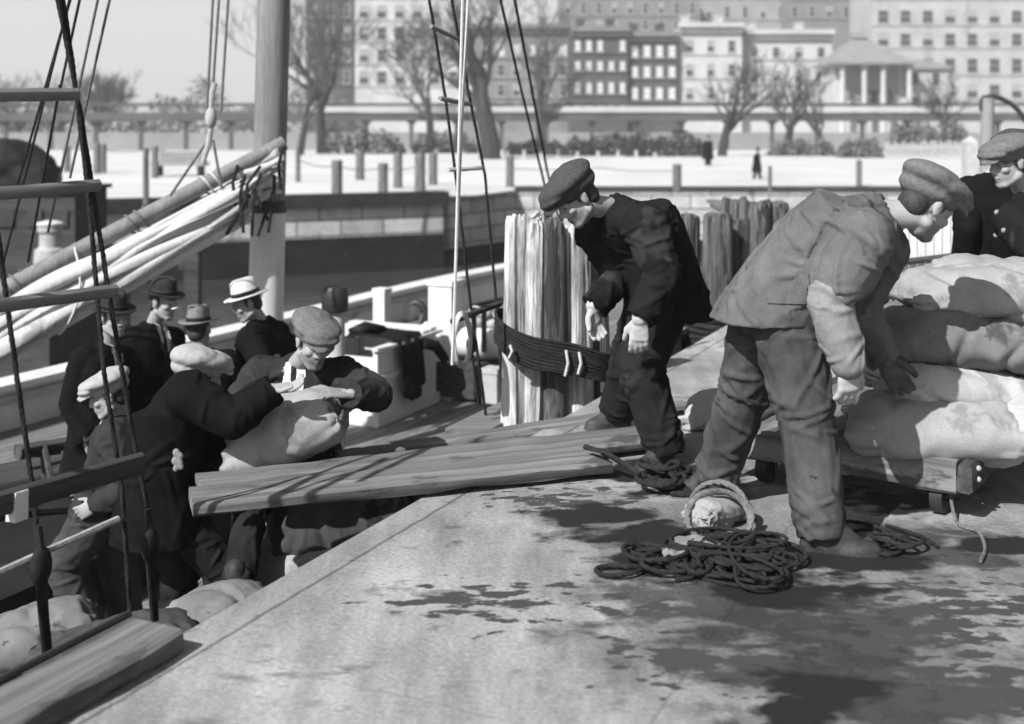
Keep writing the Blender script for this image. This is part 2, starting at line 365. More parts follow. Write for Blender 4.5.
# ---------------------------------------------------------------- mesh helpers
class MB:
    def __init__(s):
        s.V, s.F, s.I, s.n = [], [], [], 0

    def add(s, v, f, mi=0):
        v = np.asarray(v, float).reshape(-1, 3)
        s.V.append(v)
        for q in f:
            s.F.append(tuple(int(i) + s.n for i in q))
            s.I.append(mi)
        s.n += len(v)
        return s

    def box(s, c, size, B=None, mi=0):
        c = V3(c)
        B = np.eye(3) if B is None else np.asarray(B, float)       # columns are the axes
        h = V3(size) / 2
        v = [c + B @ (h * V3((x, y, z))) for x in (-1, 1) for y in (-1, 1) for z in (-1, 1)]
        return s.add(v, [(0, 1, 3, 2), (4, 6, 7, 5), (0, 4, 5, 1), (2, 3, 7, 6), (0, 2, 6, 4), (1, 5, 7, 3)], mi)

    def loft(s, rings, mi=0, cap=True, closed=True):
        rings = [np.asarray(r, float) for r in rings]
        m, k = len(rings), len(rings[0])
        v = np.concatenate(rings)
        f = []
        for i in range(m - 1):
            for j in range(k if closed else k - 1):
                a, b = i * k + j, i * k + (j + 1) % k
                f.append((a, b, b + k, a + k))
        if cap and closed:
            v = np.concatenate([v, rings[0].mean(0)[None], rings[-1].mean(0)[None]])
            for j in range(k):
                f.append((m * k, (j + 1) % k, j))
                f.append((m * k + 1, (m - 1) * k + j, (m - 1) * k + (j + 1) % k))
        return s.add(v, f, mi)

    def tube(s, pts, rad, sides=8, mi=0, cap=True, twist=0.0, lobes=0, lobe=0.0):
        P = [V3(p) for p in pts]
        if np.isscalar(rad):
            rad = [rad] * len(P)
        T = []
        for i in range(len(P)):
            T.append(nrm(P[min(i + 1, len(P) - 1)] - P[max(i - 1, 0)]))
        a = V3((0, 0, 1)) if abs(T[0][2]) < .9 else V3((1, 0, 0))
        x = nrm(np.cross(T[0], a))
        rings = []
        for i in range(len(P)):
            x = nrm(x - T[i] * np.dot(x, T[i]))
            y = np.cross(T[i], x)
            th = np.linspace(0, 2 * math.pi, sides, endpoint=False) + twist * i
            rr = rad[i] * (1 + lobe * np.cos(lobes * (th - twist * i) + twist * i * 2)) if lobes else rad[i] * np.ones(sides)
            rings.append(P[i] + (rr * np.cos(th))[:, None] * x + (rr * np.sin(th))[:, None] * y)
        return s.loft(rings, mi, cap)

    def ball(s, c, r, B=None, seg=14, rings=9, mi=0):
        r = V3((r, r, r)) if np.isscalar(r) else V3(r)
        B = np.eye(3) if B is None else np.asarray(B, float)
        v, f = [], []
        for i in range(1, rings):
            ph = math.pi * i / rings
            for j in range(seg):
                th = 2 * math.pi * j / seg
                v.append(V3((math.sin(ph) * math.cos(th), math.sin(ph) * math.sin(th), math.cos(ph))))
        v.append(V3((0, 0, 1))); v.append(V3((0, 0, -1)))
        top, bot = (rings - 1) * seg, (rings - 1) * seg + 1
        for i in range(rings - 2):
            for j in range(seg):
                a, b = i * seg + j, i * seg + (j + 1) % seg
                f.append((a, a + seg, b + seg, b))
        for j in range(seg):
            f.append((top, j, (j + 1) % seg))
            k = (rings - 2) * seg
            f.append((bot, k + (j + 1) % seg, k + j))
        v = (np.array(v) * r) @ B.T + V3(c)
        return s.add(v, f, mi)

    def limb(s, pts, rad, sides=14, mi=0):
        """chain of cones with balls at the joints, for the voxel union"""
        P = [V3(p) for p in pts]
        for i in range(len(P)):
            s.ball(P[i], rad[i], seg=sides, rings=8, mi=mi)
        for i in range(len(P) - 1):
            if np.linalg.norm(P[i + 1] - P[i]) > 1e-4:
                s.tube([P[i], P[i + 1]], [rad[i], rad[i + 1]], sides, mi)
        return s

    def mesh(s, name):
        me = bpy.data.meshes.new(name)
        me.from_pydata(np.concatenate(s.V).tolist(), [], s.F)
        me.polygons.foreach_set('material_index', s.I)
        me.update()
        return me

WM = {}

def link(name, me, mats, parent=None, W=None, smooth=True, local=False):
    """mesh given in world coordinates unless local; W is the object's world matrix"""
    o = bpy.data.objects.new(name, me)
    COL.objects.link(o)
    if W is None:
        if parent is not None:
            W = WM[parent.name]
        else:
            n = len(me.vertices)
            co = np.empty(n * 3); me.vertices.foreach_get('co', co); co = co.reshape(-1, 3)
            W = Matrix.Translation(((co[:, 0].min() + co[:, 0].max()) / 2, (co[:, 1].min() + co[:, 1].max()) / 2, co[:, 2].min()))
    if not local:
        me.transform(W.inverted())
    WM[o.name] = W.copy()
    if parent is not None:
        o.parent = parent
        o.matrix_local = WM[parent.name].inverted() @ W
    else:
        o.matrix_world = W
    for m in (mats if isinstance(mats, (list, tuple)) else [mats]):
        me.materials.append(M[m] if isinstance(m, str) else m)
    if smooth:
        me.polygons.foreach_set('use_smooth', [True] * len(me.polygons))
        if smooth == 'auto':
            me.set_sharp_from_angle(angle=R(40))
    return o

def obj(name, mb, mats, parent=None, W=None, smooth='auto', local=False):
    return link(name, mb.mesh(name), mats, parent, W, smooth, local)

def thing(name, loc, label, cat, group=None, rz=0.0):
    o = bpy.data.objects.new(name, None)
    o.empty_display_size = .2
    COL.objects.link(o)
    W = Matrix.Translation(Vector(loc)) @ Matrix.Rotation(rz, 4, 'Z')
    o.matrix_world = W
    WM[o.name] = W
    return tag(o, label, cat, group)

def tag(o, label, cat, group=None):
    o['label'] = label
    o['category'] = cat
    if group:
        o['group'] = group
    return o

def struct(o, kind='structure'):
    o['kind'] = kind
    return o

def dup(src, W, label=None):
    c = src.copy()
    COL.objects.link(c)
    c.matrix_world = W
    WM[c.name] = W
    if label:
        c['label'] = label
    for ch in src.children:
        d = ch.copy(); COL.objects.link(d); d.parent = c
        WM[d.name] = W @ ch.matrix_local
        for g in ch.children:
            e = g.copy(); COL.objects.link(e); e.parent = d
    return c

def vox(mb, voxel, smooth=3, name='skin'):
    me = mb.mesh(name)
    o = bpy.data.objects.new('remesh_source', me)
    COL.objects.link(o)
    m = o.modifiers.new('r', 'REMESH'); m.mode = 'VOXEL'; m.voxel_size = voxel; m.use_smooth_shade = True
    if smooth:
        s = o.modifiers.new('s', 'SMOOTH'); s.factor = .5; s.iterations = smooth
    dg = bpy.context.evaluated_depsgraph_get()
    dg.update()
    r = bpy.data.meshes.new_from_object(o.evaluated_get(dg), depsgraph=dg)
    r.name = name
    bpy.data.objects.remove(o); bpy.data.meshes.remove(me)
    return r

def mverts(me):
    co = np.empty(len(me.vertices) * 3); me.vertices.foreach_get('co', co)
    return co.reshape(-1, 3)

def mnorms(me):
    co = np.empty(len(me.vertices) * 3); me.vertex_normals.foreach_get('vector', co)
    return co.reshape(-1, 3)

def setv(me, v):
    me.vertices.foreach_set('co', np.ascontiguousarray(v).ravel()); me.update()

def paint(me, fn):
    """material index per face from its centre"""
    n = len(me.polygons)
    c = np.empty(n * 3); me.polygons.foreach_get('center', c); c = c.reshape(-1, 3)
    idx = np.zeros(n, dtype=np.int32)
    fn(c, idx)
    me.polygons.foreach_set('material_index', idx)

def wob(P, f, seed):
    """cheap smooth 3-D noise in [-1, 1] from sines"""
    rs = np.random.RandomState(seed)
    r = np.zeros(len(P))
    for k in range(5):
        d = rs.normal(size=3); d /= np.linalg.norm(d)
        r += np.sin(P @ d * f * rs.uniform(.7, 1.5) + rs.uniform(0, 6.28) + 1.3 * np.sin(P @ np.roll(d, 1) * f * .8 + k))
    return r / 5

def folds(me, bones, amp, seed, dens=1.0, torso=0):
    """cloth creases: many short tapered ridges, ring-wise and packed near the joints, slanting and longer between them"""
    rs = np.random.RandomState(seed)
    v, nn = mverts(me), mnorms(me)
    best = np.full(len(v), 9e9); bi = np.zeros(len(v), int)
    for i, (a, b) in enumerate(bones):
        a, b = V3(a), V3(b)
        L2 = np.dot(b - a, b - a) + 1e-9
        t = np.clip((v - a) @ (b - a) / L2, 0, 1)
        d = np.linalg.norm(v - (a + t[:, None] * (b - a)), axis=1) * (.62 if i < torso else 1)
        k = d < best
        best[k] = d[k]; bi[k] = i
    out = np.zeros(len(v))
    for i, (a, b) in enumerate(bones):
        k = np.where(bi == i)[0]
        if not len(k):
            continue
        a, b = V3(a), V3(b)
        L = np.linalg.norm(b - a)
        ax = nrm(b - a); x = nrm(np.cross(ax, V3((.3, .5, .8)))); y = np.cross(ax, x)
        r = v[k] - a
        T = i < torso
        rad = .17 if T else .085
        ang = np.arctan2(r @ y, r @ x)
        s = r @ ax
        w1 = wob(v[k], 7, seed + i) * .035 + wob(v[k], 17, seed + 40 + i) * .014
        o = np.zeros(len(k))
        n = int((46 if T else 30) * dens * (L / .3) ** .7)
        for j in range(n):
            near = rs.rand() < (.45 if T else .62)
            if near:
                s0 = abs(rs.normal(0, .055)); s0 = s0 if rs.rand() < .5 else L - s0
                phi = rs.normal(0, .5); ln = rs.uniform(.03, .085); wd = rs.uniform(.009, .016); h = rs.uniform(.5, 1.1)
            else:
                s0 = rs.uniform(-.08, L + .08)
                phi = rs.choice([-1, 1]) * rs.uniform(.7, 1.5); ln = rs.uniform(.06, .16); wd = rs.uniform(.01, .02); h = rs.uniform(.35, .85)
            a0 = rs.uniform(-math.pi, math.pi)
            da = ((ang - a0 + math.pi) % (2 * math.pi) - math.pi) * rad
            ds = s - s0 + w1
            u = da * math.cos(phi) + ds * math.sin(phi)
            q = -da * math.sin(phi) + ds * math.cos(phi) + 2.2 * u * u * rs.uniform(-1, 1)
            e = np.exp(-(u / ln) ** 2)
            z = q / wd
            o += h * e * ((1.0 - .55 * z * z) * np.exp(-z * z * .7))
        out[k] = np.tanh(o * .8) * 1.15 + .35 * wob(v[k], 7, seed + 70 + i) + .14 * wob(v[k], 30, seed + 90)
    setv(me, v + nn * (out * amp)[:, None])

def patch(me, c, r, name, m, parent, off=.004, B=None):
    """a sewn-on piece: the faces of a garment inside a box round c, lifted off it"""
    v = mverts(me); nn = mnorms(me)
    n = len(me.polygons); fc = np.empty(n * 3); me.polygons.foreach_get('center', fc); fc = fc.reshape(-1, 3)
    B = np.eye(3) if B is None else B
    q = np.abs((fc - V3(c)) @ B)
    sel = np.where((q < V3(r)).all(1))[0]
    mp = {}; vs = []; fs = []
    for f in sel:
        idx = []
        for vi in me.polygons[int(f)].vertices:
            if vi not in mp:
                mp[vi] = len(vs); vs.append(v[vi] + nn[vi] * off)
            idx.append(mp[vi])
        fs.append(idx)
    if len(fs) < 3:
        print('  empty patch', name, len(fs)); return None
    mb = MB(); mb.add(vs, fs)
    return mb
# ---------------------------------------------------------------- people
def ik(a, c, l1, l2, pole):
    """middle joint of a two-bone limb from a to c, bent towards pole; returns (mid, end)"""
    a, c = V3(a), V3(c)
    d = c - a
    D = np.linalg.norm(d)
    u = d / D
    if D > (l1 + l2) * .999:
        k = D / (l1 + l2) * 1.001
        if k > 1.12:
            print('  limb stretched x%.2f' % k)
        l1, l2 = l1 * k, l2 * k
    x = (l1 * l1 - l2 * l2 + D * D) / (2 * D)
    h = math.sqrt(max(l1 * l1 - x * x, 0))
    p = V3(pole) - u * np.dot(pole, u)
    return a + u * x + nrm(p) * h

def basis(f, up):
    f = nrm(f)
    r = nrm(np.cross(f, up))
    u = np.cross(r, f)
    return r, f, u          # right, forward, up

def hand(mb, wr, d, pn, k=1.0, curl=.35, thumb=1, grow=0.0, mi=0):
    """palm and five fingers; d along the hand, pn = direction the palm faces, thumb side by sign"""
    d = nrm(d)
    pn = nrm(V3(pn) - d * np.dot(pn, d))
    s = np.cross(d, pn) * thumb                    # towards the thumb
    wr = V3(wr)
    rings = []
    for t, hw, ht in ((-.02, .027, .021), (.0, .029, .02), (.035, .038, .018), (.07, .043, .016), (.1, .042, .0135), (.106, .036, .009)):
        th = np.linspace(0, 2 * math.pi, 16, endpoint=False)
        c = wr + d * t * k
        rings.append(c + ((hw + grow) * k * np.cos(th))[:, None] * s + ((ht + grow) * k * np.sin(th))[:, None] * pn)
    mb.loft(rings, mi)
    for i, (off, L) in enumerate(((.031, .072), (.0105, .08), (-.0105, .075), (-.031, .058))):
        fan = off * 3.4
        fd = nrm(d + s * fan)
        p = wr + d * .092 * k + s * off * k
        pts, rad = [p], [.0102]
        ang = curl * .6 + .12 * i * curl
        cur = fd
        for j, q in enumerate((.46, .3, .24)):
            a = ang * (1.0 if j == 0 else .9)
            cur = nrm(cur * math.cos(a) + pn * math.sin(a))
            pts.append(pts[-1] + cur * L * q * k); rad.append((.0098, .0088, .0075)[j])
        mb.limb(pts, [(r + grow) * k for r in rad], 10, mi)
    p = wr + d * .028 * k + s * .026 * k + pn * .004
    t1 = nrm(d * .62 + s * .68 + pn * .3)
    t2 = nrm(d * .9 + s * .25 + pn * .35)
    mb.limb([p, p + t1 * .042 * k, p + t1 * .042 * k + t2 * .033 * k, p + t1 * .042 * k + t2 * .057 * k],
            [(.0155 + grow) * k, (.0125 + grow) * k, (.0108 + grow) * k, (.0088 + grow) * k], 10, mi)

def head(mb, c, f, up, k=1.0):
    r, f, u = basis(f, up)
    B = np.stack([r, f, u], 1)
    P = lambda x, y, z: V3(c) + (r * x + f * y + u * z) * k
    mb.ball(P(0, -.012, .035), V3((.076, .097, .09)) * k, B, 20, 14)
    mb.ball(P(0, .028, -.035), V3((.062, .07, .085)) * k, B, 20, 14)
    mb.ball(P(0, .068, -.097), V3((.027, .025, .023)) * k, B)
    for s in (-1, 1):
        mb.limb([P(s * .055, .0, -.06), P(s * .022, .066, -.096)], [.024 * k, .02 * k], 10)      # jaw
        mb.ball(P(s * .043, .066, -.018), V3((.024, .024, .02)) * k, B)                        # cheekbone
        mb.limb([P(s * .012, .093, .03), P(s * .046, .078, .028)], [.0115 * k, .01 * k], 8)     # brow
        mb.ball(P(s * .031, .078, .008), .0128 * k)                                            # eye
        mb.ball(P(s * .079, -.008, -.002), V3((.0095, .02, .033)) * k, B)                      # ear
        mb.ball(P(s * .083, -.016, .012), V3((.01, .012, .018)) * k, B)
        mb.ball(P(s * .013, .098, -.027), V3((.009, .01, .008)) * k, B)                        # nostril
    mb.limb([P(0, .094, .02), P(0, .104, -.006), P(0, .109, -.022)], [.0095 * k, .011 * k, .0122 * k], 10)
    mb.limb([P(-.02, .083, -.058), P(0, .094, -.056), P(.02, .083, -.058)], [.007 * k, .0085 * k, .007 * k], 8)
    mb.limb([P(-.017, .08, -.07), P(0, .091, -.071), P(.017, .08, -.07)], [.007 * k, .009 * k, .007 * k], 8)
    return r, f, u

def cap_mesh(c, f, up, k, style='flat'):
    r, f, u = basis(f, up)
    B = np.stack([r, f, u], 1)
    P = lambda x, y, z: V3(c) + (r * x + f * y + u * z) * k
    m = MB()
    m.ball(P(0, -.012, .062), V3((.088, .11, .058)) * k, B, 20, 12)                 # band
    m.ball(P(0, .004, .094), V3((.109, .13, .042)) * k, B, 22, 12)                   # crown spreading forward over the peak
    m.ball(P(.01, -.035, .104), V3((.096, .1, .048)) * k, B, 20, 12)
    m.ball(P(0, .082, .073), V3((.084, .062, .026)) * k, B, 20, 10)
    m.ball(P(0, .0, .145), .009 * k)
    rings = []
    for y, hw, z, th in ((.06, .072, .068, .012), (.1, .07, .062, .01), (.13, .056, .052, .009), (.15, .032, .044, .008), (.156, .012, .041, .006)):
        a = np.linspace(0, 2 * math.pi, 16, endpoint=False)
        rings.append(np.array([P(hw * math.cos(q), y - .012 * abs(math.cos(q)), z + th * math.sin(q) - .016 * math.cos(q) ** 2) for q in a]))
    m.loft(rings)
    me = vox(m, .0055 * k, 4, 'flat_cap')
    v = mverts(me)
    setv(me, v + mnorms(me) * (.007 * wob(v, 28, 3 + int(abs(c[0]) * 50)) + .004 * wob(v, 70, 9))[:, None])
    return me

def hair_mesh(c, f, up, k):
    r, f, u = basis(f, up)
    B = np.stack([r, f, u], 1)
    P = lambda x, y, z: V3(c) + (r * x + f * y + u * z) * k
    m = MB()
    m.ball(P(0, -.03, .04), V3((.079, .088, .087)) * k, B, 20, 14)
    m.ball(P(0, -.055, -.02), V3((.066, .055, .06)) * k, B, 16, 10)
    for s in (-1, 1):
        m.ball(P(s * .072, .012, .02), V3((.009, .016, .034)) * k, B)
    return vox(m, .006 * k, 2, 'hair')

def brim_hat(par, c, f, up, k, mats, crown_h=.12, brim=.062, straw=False):
    r, f, u = basis(f, up)
    P = lambda x, y, z: V3(c) + (r * x + f * y + u * z) * k
    N = 40
    a = np.linspace(0, 2 * math.pi, N, endpoint=False)
    ca, sa = np.cos(a), np.sin(a)
    def ring(rx, ry, z, y0=-.008, dent=0.0, curl=0.0):
        zz = z + curl * np.abs(ca) ** 2 - dent * (np.exp(-(ca / .35) ** 2) * 1.0)
        return np.array([P(rx * ca[i], y0 + ry * sa[i], zz[i]) for i in range(N)])
    z0 = .062
    cu = .006 if straw else .016
    m = MB()
    prof = [ring(.078, .098, z0 - .006), ring(.078 + brim, .1 + brim, z0 - .008, curl=cu), ring(.08 + brim, .102 + brim, z0 - .003, curl=cu),
            ring(.078 + brim, .1 + brim, z0 + .001, curl=cu), ring(.086, .106, z0 + .004), ring(.084, .103, z0 + .012),
            ring(.081, .1, z0 + .05), ring(.077, .095, z0 + crown_h * .72, dent=0 if straw else .008)]
    if straw:
        prof += [ring(.071, .09, z0 + crown_h * .9), ring(.055, .07, z0 + crown_h), ring(.02, .03, z0 + crown_h * 1.03)]
    else:
        prof += [ring(.066, .084, z0 + crown_h * .95, dent=.02), ring(.05, .066, z0 + crown_h * .98, dent=.03), ring(.02, .04, z0 + crown_h * .84, dent=.012)]
    m.loft(prof)
    h = obj('hat', m, mats[0], par, smooth=True)
    m = MB()
    m.loft([ring(.0835, .1025, z0 + .008), ring(.0875, .1065, z0 + .009), ring(.0855, .1045, z0 + .036), ring(.081, .1, z0 + .037)])
    obj('hat_band', m, mats[1], h, smooth=True)
    return h

def boot(par, an, toe, k, mats='sole', up=(0, 0, 1), pitch=0.0, voxel=.008):
    t = nrm(toe)
    u = nrm(V3(up) - t * np.dot(up, t))
    s = np.cross(t, u)
    P = lambda x, y, z: V3(an) + (t * x + s * y + u * z) * k
    m = MB()
    m.limb([P(0, 0, .07), P(-.005, 0, 0), P(-.03, 0, -.055)], [.05 * k, .05 * k, .036 * k])
    B = np.stack([t, s, u], 1)
    m.ball(P(.03, 0, -.055), V3((.1, .04, .045)) * k, B)
    m.ball(P(.1, 0, -.062), V3((.09, .048, .036)) * k, B)
    m.limb([P(.02, 0, .0), P(.09, 0, -.045)], [.042 * k, .036 * k])
    rings = []
    for x, hw in ((-.072, .02), (-.06, .033), (-.02, .036), (.05, .038), (.11, .048), (.16, .042), (.188, .022)):
        rings.append(np.array([P(x, y, z) for y, z in ((-hw, -.094), (hw, -.094), (hw, -.078), (-hw, -.078))]))
    m.loft(rings)
    me = vox(m, voxel * k, 2, 'boot')
    v = mverts(me)
    setv(me, v + mnorms(me) * (.002 * wob(v, 70, 5))[:, None])
    return link('boot', me, mats, par)

def person(label, J, group=None, k=1.0, jacket='darkcoat', trousers='darktrouser', cap=('flat', 'tweed'), long=0.0, vneck=None,
           gloves=(None, None), sleeve=None, voxel=.008, seed=1, curl=(.45, .45), hdir=(None, None), palm=(None, None), amp=.007,
           baggy=1.0, features='', legs=True, bulk=1.0, slk=1.0, legk=1.0, armk=1.0, bootk=1.0, capk=1.12, sleeve_mat=None, hump=.03, hemz=.6):
    """J: pelvis, neck, head, face, shL, shR, wrL, wrR, poleL, poleR, anL, anR, kpL, kpR (knee poles), toeL, toeR; hipax, chestf"""
    g = {a: V3(b) for a, b in J.items()}
    ax = nrm(g['shR'] - g['shL'])                      # towards the person's right
    hipax = nrm(g.get('hipax', ax))
    spine = g['neck'] - g['pelvis']
    up = nrm(spine)
    fw = nrm(g.get('chestf', np.cross(up, ax)))
    fw = nrm(fw - up * np.dot(fw, up))
    hipR, hipL = g['pelvis'] + hipax * .088 * k, g['pelvis'] - hipax * .088 * k
    base = V3((g['pelvis'][0], g['pelvis'][1], min(g['anL'][2], g['anR'][2]) - .09))
    trm = None
    th = thing('person', base, label, 'person', group)
    elL = ik(g['shL'], g['wrL'], .295 * k * armk, .26 * k * armk, g['poleL'])
    elR = ik(g['shR'], g['wrR'], .295 * k * armk, .26 * k * armk, g['poleR'])
    knL = ik(hipL, g['anL'], .43 * k * legk, .41 * k * legk, g['kpL'])
    knR = ik(hipR, g['anR'], .43 * k * legk, .41 * k * legk, g['kpR'])
    hup = V3(g.get('headup', (0, 0, 1)))
    mid = (g['pelvis'] + g['neck']) / 2 - fw * hump * k
    # ---- body: one continuous surface
    b = MB()
    hr, hf, hu = head(b, g['head'], g['face'], hup, k)
    b.limb([g['neck'] - up * .03, g['neck'] + up * .0, g['head'] - hf * .02 * k - hu * .05 * k], [.06 * k, .055 * k, .055 * k], 16)
    b.limb([g['pelvis'], mid, g['neck'] - up * .12], [.11 * k, .105 * k, .1 * k], 14)
    b.limb([g['neck'] - up * .05, g['shL']], [.055 * k, .05 * k]); b.limb([g['neck'] - up * .05, g['shR']], [.055 * k, .05 * k])
    for sh, el, wr in ((g['shL'], elL, g['wrL']), (g['shR'], elR, g['wrR'])):
        b.limb([sh, el, (el + wr) / 2, wr], [.05 * k, .038 * k, .036 * k, .026 * k])
    if legs:
        for hp, kn, an in ((hipL, knL, g['anL']), (hipR, knR, g['anR'])):
            b.limb([hp, (hp + kn) / 2, kn, kn * .65 + an * .35, an], [.085 * k, .072 * k, .053 * k, .052 * k, .036 * k])
    hd = []
    for i, (el, wr, sgn) in enumerate(((elL, g['wrL'], -1), (elR, g['wrR'], 1))):
        d = hdir[i] if hdir[i] is not None else wr - el
        pn = palm[i] if palm[i] is not None else -ax * sgn
        hd.append((wr, d, pn, sgn))
        hand(b, wr, d, pn, k, curl[i], sgn)
    me = vox(b, min(voxel, .0065 * k), 2, 'body')
    hc = g['head']
    ft = features
    def pf(c, idx):
        q = (c - hc) / k
        x, y, z = q @ hr, q @ hf, q @ hu
        hd_ = (np.abs(x) < .1) & (np.abs(z) < .14) & (y > .03)
        idx[hd_ & (np.abs(np.abs(x) - .031) < .011) & (np.abs(z - .007) < .0045) & (y > .07)] = 1
        idx[hd_ & (np.abs(np.abs(x) - .031) < .018) & (np.abs(z - .032) < .004) & (y > .06)] = 2
        idx[hd_ & (np.abs(x) < .021) & (np.abs(z + .0645) < .004) & (y > .07)] = 3
        if 'm' in ft:
            idx[hd_ & (np.abs(x) < .03) & (np.abs(z + .046) < .0085) & (y > .075)] = 2
        if 's' in ft:
            idx[(idx == 0) & (np.abs(x) < .1) & (z < -.04 - .0 * y) & (z > -.125) & (y > .012)] = 4
            idx[hd_ & (np.abs(x) < .021) & (np.abs(z + .0645) < .004) & (y > .07)] = 3
    paint(me, pf)
    link('body', me, ['skin', 'eye', 'brow', 'lip', 'stubble'], th)
    link('hair', hair_mesh(g['head'], g['face'], hup, k), 'hair', th)
    # ---- hat
    if cap[0] == 'flat':
        link('flat_cap', cap_mesh(g['head'] - V3(hu) * .012 * k, g.get('capf', g['face']), hup, k * capk), cap[1], th)
    elif cap[0] in ('fedora', 'straw'):
        brim_hat(th, g['head'], g.get('capf', g['face']), hup, k, (cap[1], 'hatband'), straw=cap[0] == 'straw',
                 crown_h=.125 if cap[0] == 'straw' else .13)
    # ---- jacket
    j = MB()
    N = 26
    thn = np.linspace(0, 2 * math.pi, N, endpoint=False)
    def ring(c, s, f, w_, d_):
        s = nrm(s - 0); f = nrm(f)
        e = .85
        cs = np.sign(np.cos(thn)) * np.abs(np.cos(thn)) ** e
        sn = np.sign(np.sin(thn)) * np.abs(np.sin(thn)) ** e
        return V3(c) + (w_ * k * cs)[:, None] * s + (d_ * k * sn)[:, None] * f
    hf0 = nrm(np.cross(V3((0, 0, 1)), hipax)) if abs(hipax[2]) < .8 else fw
    if np.dot(hf0, fw) < 0:
        hf0 = -hf0
    pel = g['pelvis']
    dn = -nrm(up * .75 + V3((0, 0, hemz)))
    sp = [pel + dn * (.1 + long) * k, pel + dn * .03 * k, pel * .75 + mid * .25, mid, mid * .45 + g['neck'] * .55 - fw * .012 * k,
          g['neck'] - up * .08 * k, g['neck'] - up * .025 * k, g['neck'] + up * .02 * k]
    ws = [(.2 + long * .12, .165 + long * .1), (.192, .158), (.18, .145), (.178, .135), (.19, .135), (.17, .105), (.105, .08), (.07, .068)]
    ss = [hipax, hipax, hipax * .8 + ax * .2, hipax * .5 + ax * .5, ax, ax, ax, ax]
    fs = [hf0, hf0, hf0 * .6 + fw * .4, fw, fw, fw, fw, fw]
    j.loft([ring(c, s, f, a * bulk, d * bulk) for c, s, f, (a, d) in zip(sp, ss, fs, ws)])
    for sh in (g['shL'], g['shR']):
        j.limb([g['neck'] - up * .06 * k, sh], [.07 * k, .076 * k * bulk * (1 + (slk - 1) * .6)])
    def sleeve_geo(m, sh, el, wr, grow=0.0, t0=0.0, t1=1.0, cuff=.046):
        pts = [sh, sh * .5 + el * .5, el, el * .5 + wr * .5, wr]
        rr = [.072, .066, .058, .054, cuff]
        if t0 or t1 < 1:
            if t1 < 1:                    # upper sleeve only
                pts = [sh, sh * (1 - t1 * .6) + el * t1 * .6, sh * (1 - t1) + el * t1]; rr = [.076, .078, .074]
            else:
                pts = [sh * (1 - t0) + el * t0, el, el * .5 + wr * .5, wr]; rr = [.056, .056, .054, .046]
        m.limb(pts, [(q + grow) * k * bulk * slk for q in rr])
    sl = sleeve or (None, None)
    for i, (sh, el, wr) in enumerate(((g['shL'], elL, g['wrL']), (g['shR'], elR, g['wrR']))):
        if sl[i] is None:
            sleeve_geo(j, sh, el, wr)
        else:
            sleeve_geo(j, sh, el, wr, t1=sl[i])
            m = MB(); sleeve_geo(m, sh, el, wr, t0=max(sl[i] - .25, .02))
            me = vox(m, voxel, 3, 'shirt_sleeve'); folds(me, [(sh, el), (el, wr)], amp * .7 * k, seed + 9 + i, .8)
            link('shirt_sleeve', me, sleeve_mat or 'workshirt', th)
    # collar
    nb = g['neck'] + up * .012 * k
    cr = [nb + (ax * math.cos(q) * .074 - fw * math.sin(q) * .07 + up * (.012 * math.sin(q))) * k + fw * .01 * k for q in np.linspace(-.9, math.pi + .9, 15)]
    j.limb(cr, [.017 * k] * 15, 8)
    me = vox(j, voxel, 4, 'jacket')
    v = mverts(me)
    for i, (el, wr) in enumerate(((elL, g['wrL']), (elR, g['wrR']))):      # straight cuffs
        if sl[i] is None:
            t_ = nrm(wr - el); q_ = (v - wr) @ t_
            k_ = (q_ > .004) & (np.linalg.norm(v - wr, axis=1) < .12 * k)
            v[k_] -= np.outer(q_[k_] - .004, t_)
    setv(me, v)
    bones = [(sp[0], mid), (mid, g['neck']), (g['shL'], elL), (elL, g['wrL']), (g['shR'], elR), (elR, g['wrR'])]
    folds(me, bones, amp * k, seed, 1.0, torso=2)
    mats = [jacket]
    if vneck:
        v = mverts(me)
        def vsh(P):
            q = P - g['neck']
            a = -(q @ up) / k; bb = np.abs(q @ ax) / k; f_ = (q @ fw) / k
            wv = np.interp(a, [-.04, .0, .1, vneck], [.05, .058, .05, 0.0])
            return (f_ > .02) & (a > -.05) & (a < vneck) & (bb < wv), bb
        msk, bb = vsh(v)
        setv(me, v - (fw * .014 * k) * msk[:, None])
        def pv(c, idx):
            mm, b2 = vsh(c)
            idx[mm] = 1
            idx[mm & (b2 < .016)] = 2
        paint(me, pv)
        mats = [jacket, 'shirt', 'hatband' if 't' in ft else 'shirt']
    jk = link('jacket', me, mats, th)
    if vneck:
        m = MB()
        for s in (-1, 1):
            base_ = g['neck'] + fw * .07 * k
            pts = [g['neck'] + ax * s * .078 * k + up * .01 * k, g['neck'] + ax * s * .075 * k + fw * .075 * k - up * .06 * k,
                   g['neck'] + ax * s * .055 * k + fw * .128 * k * bulk - up * .14 * k, g['neck'] + ax * s * .008 * k + fw * .142 * k * bulk - up * vneck * k]
            m.limb(pts, [.014 * k, .015 * k, .015 * k, .01 * k], 8)
        me = vox(m, .007, 2, 'lapel')
        link('lapel', me, jacket, jk)
    # ---- trousers and boots
    if legs:
        t = MB()
        t.loft([ring(c, hipax, hf0, a, d) for c, a, d in ((pel + up * .14 * k, .15, .115), (pel + up * .06 * k, .165, .13), (pel, .172, .14), (pel - V3((0, 0, .09)) * k, .16, .125),
                                                        (pel - V3((0, 0, .14)) * k, .1, .08))])
        for hp, kn, an in ((hipL, knL, g['anL']), (hipR, knR, g['anR'])):
            tr = nrm(an - kn)
            e = an + tr * .0 * k
            t.limb([hp, (hp + kn) / 2, kn, kn * .6 + e * .4, e], [.1 * k * baggy, .095 * k * baggy, .08 * k * baggy, .079 * k * baggy, .07 * k * baggy])
        me = vox(t, voxel, 4, 'trousers')
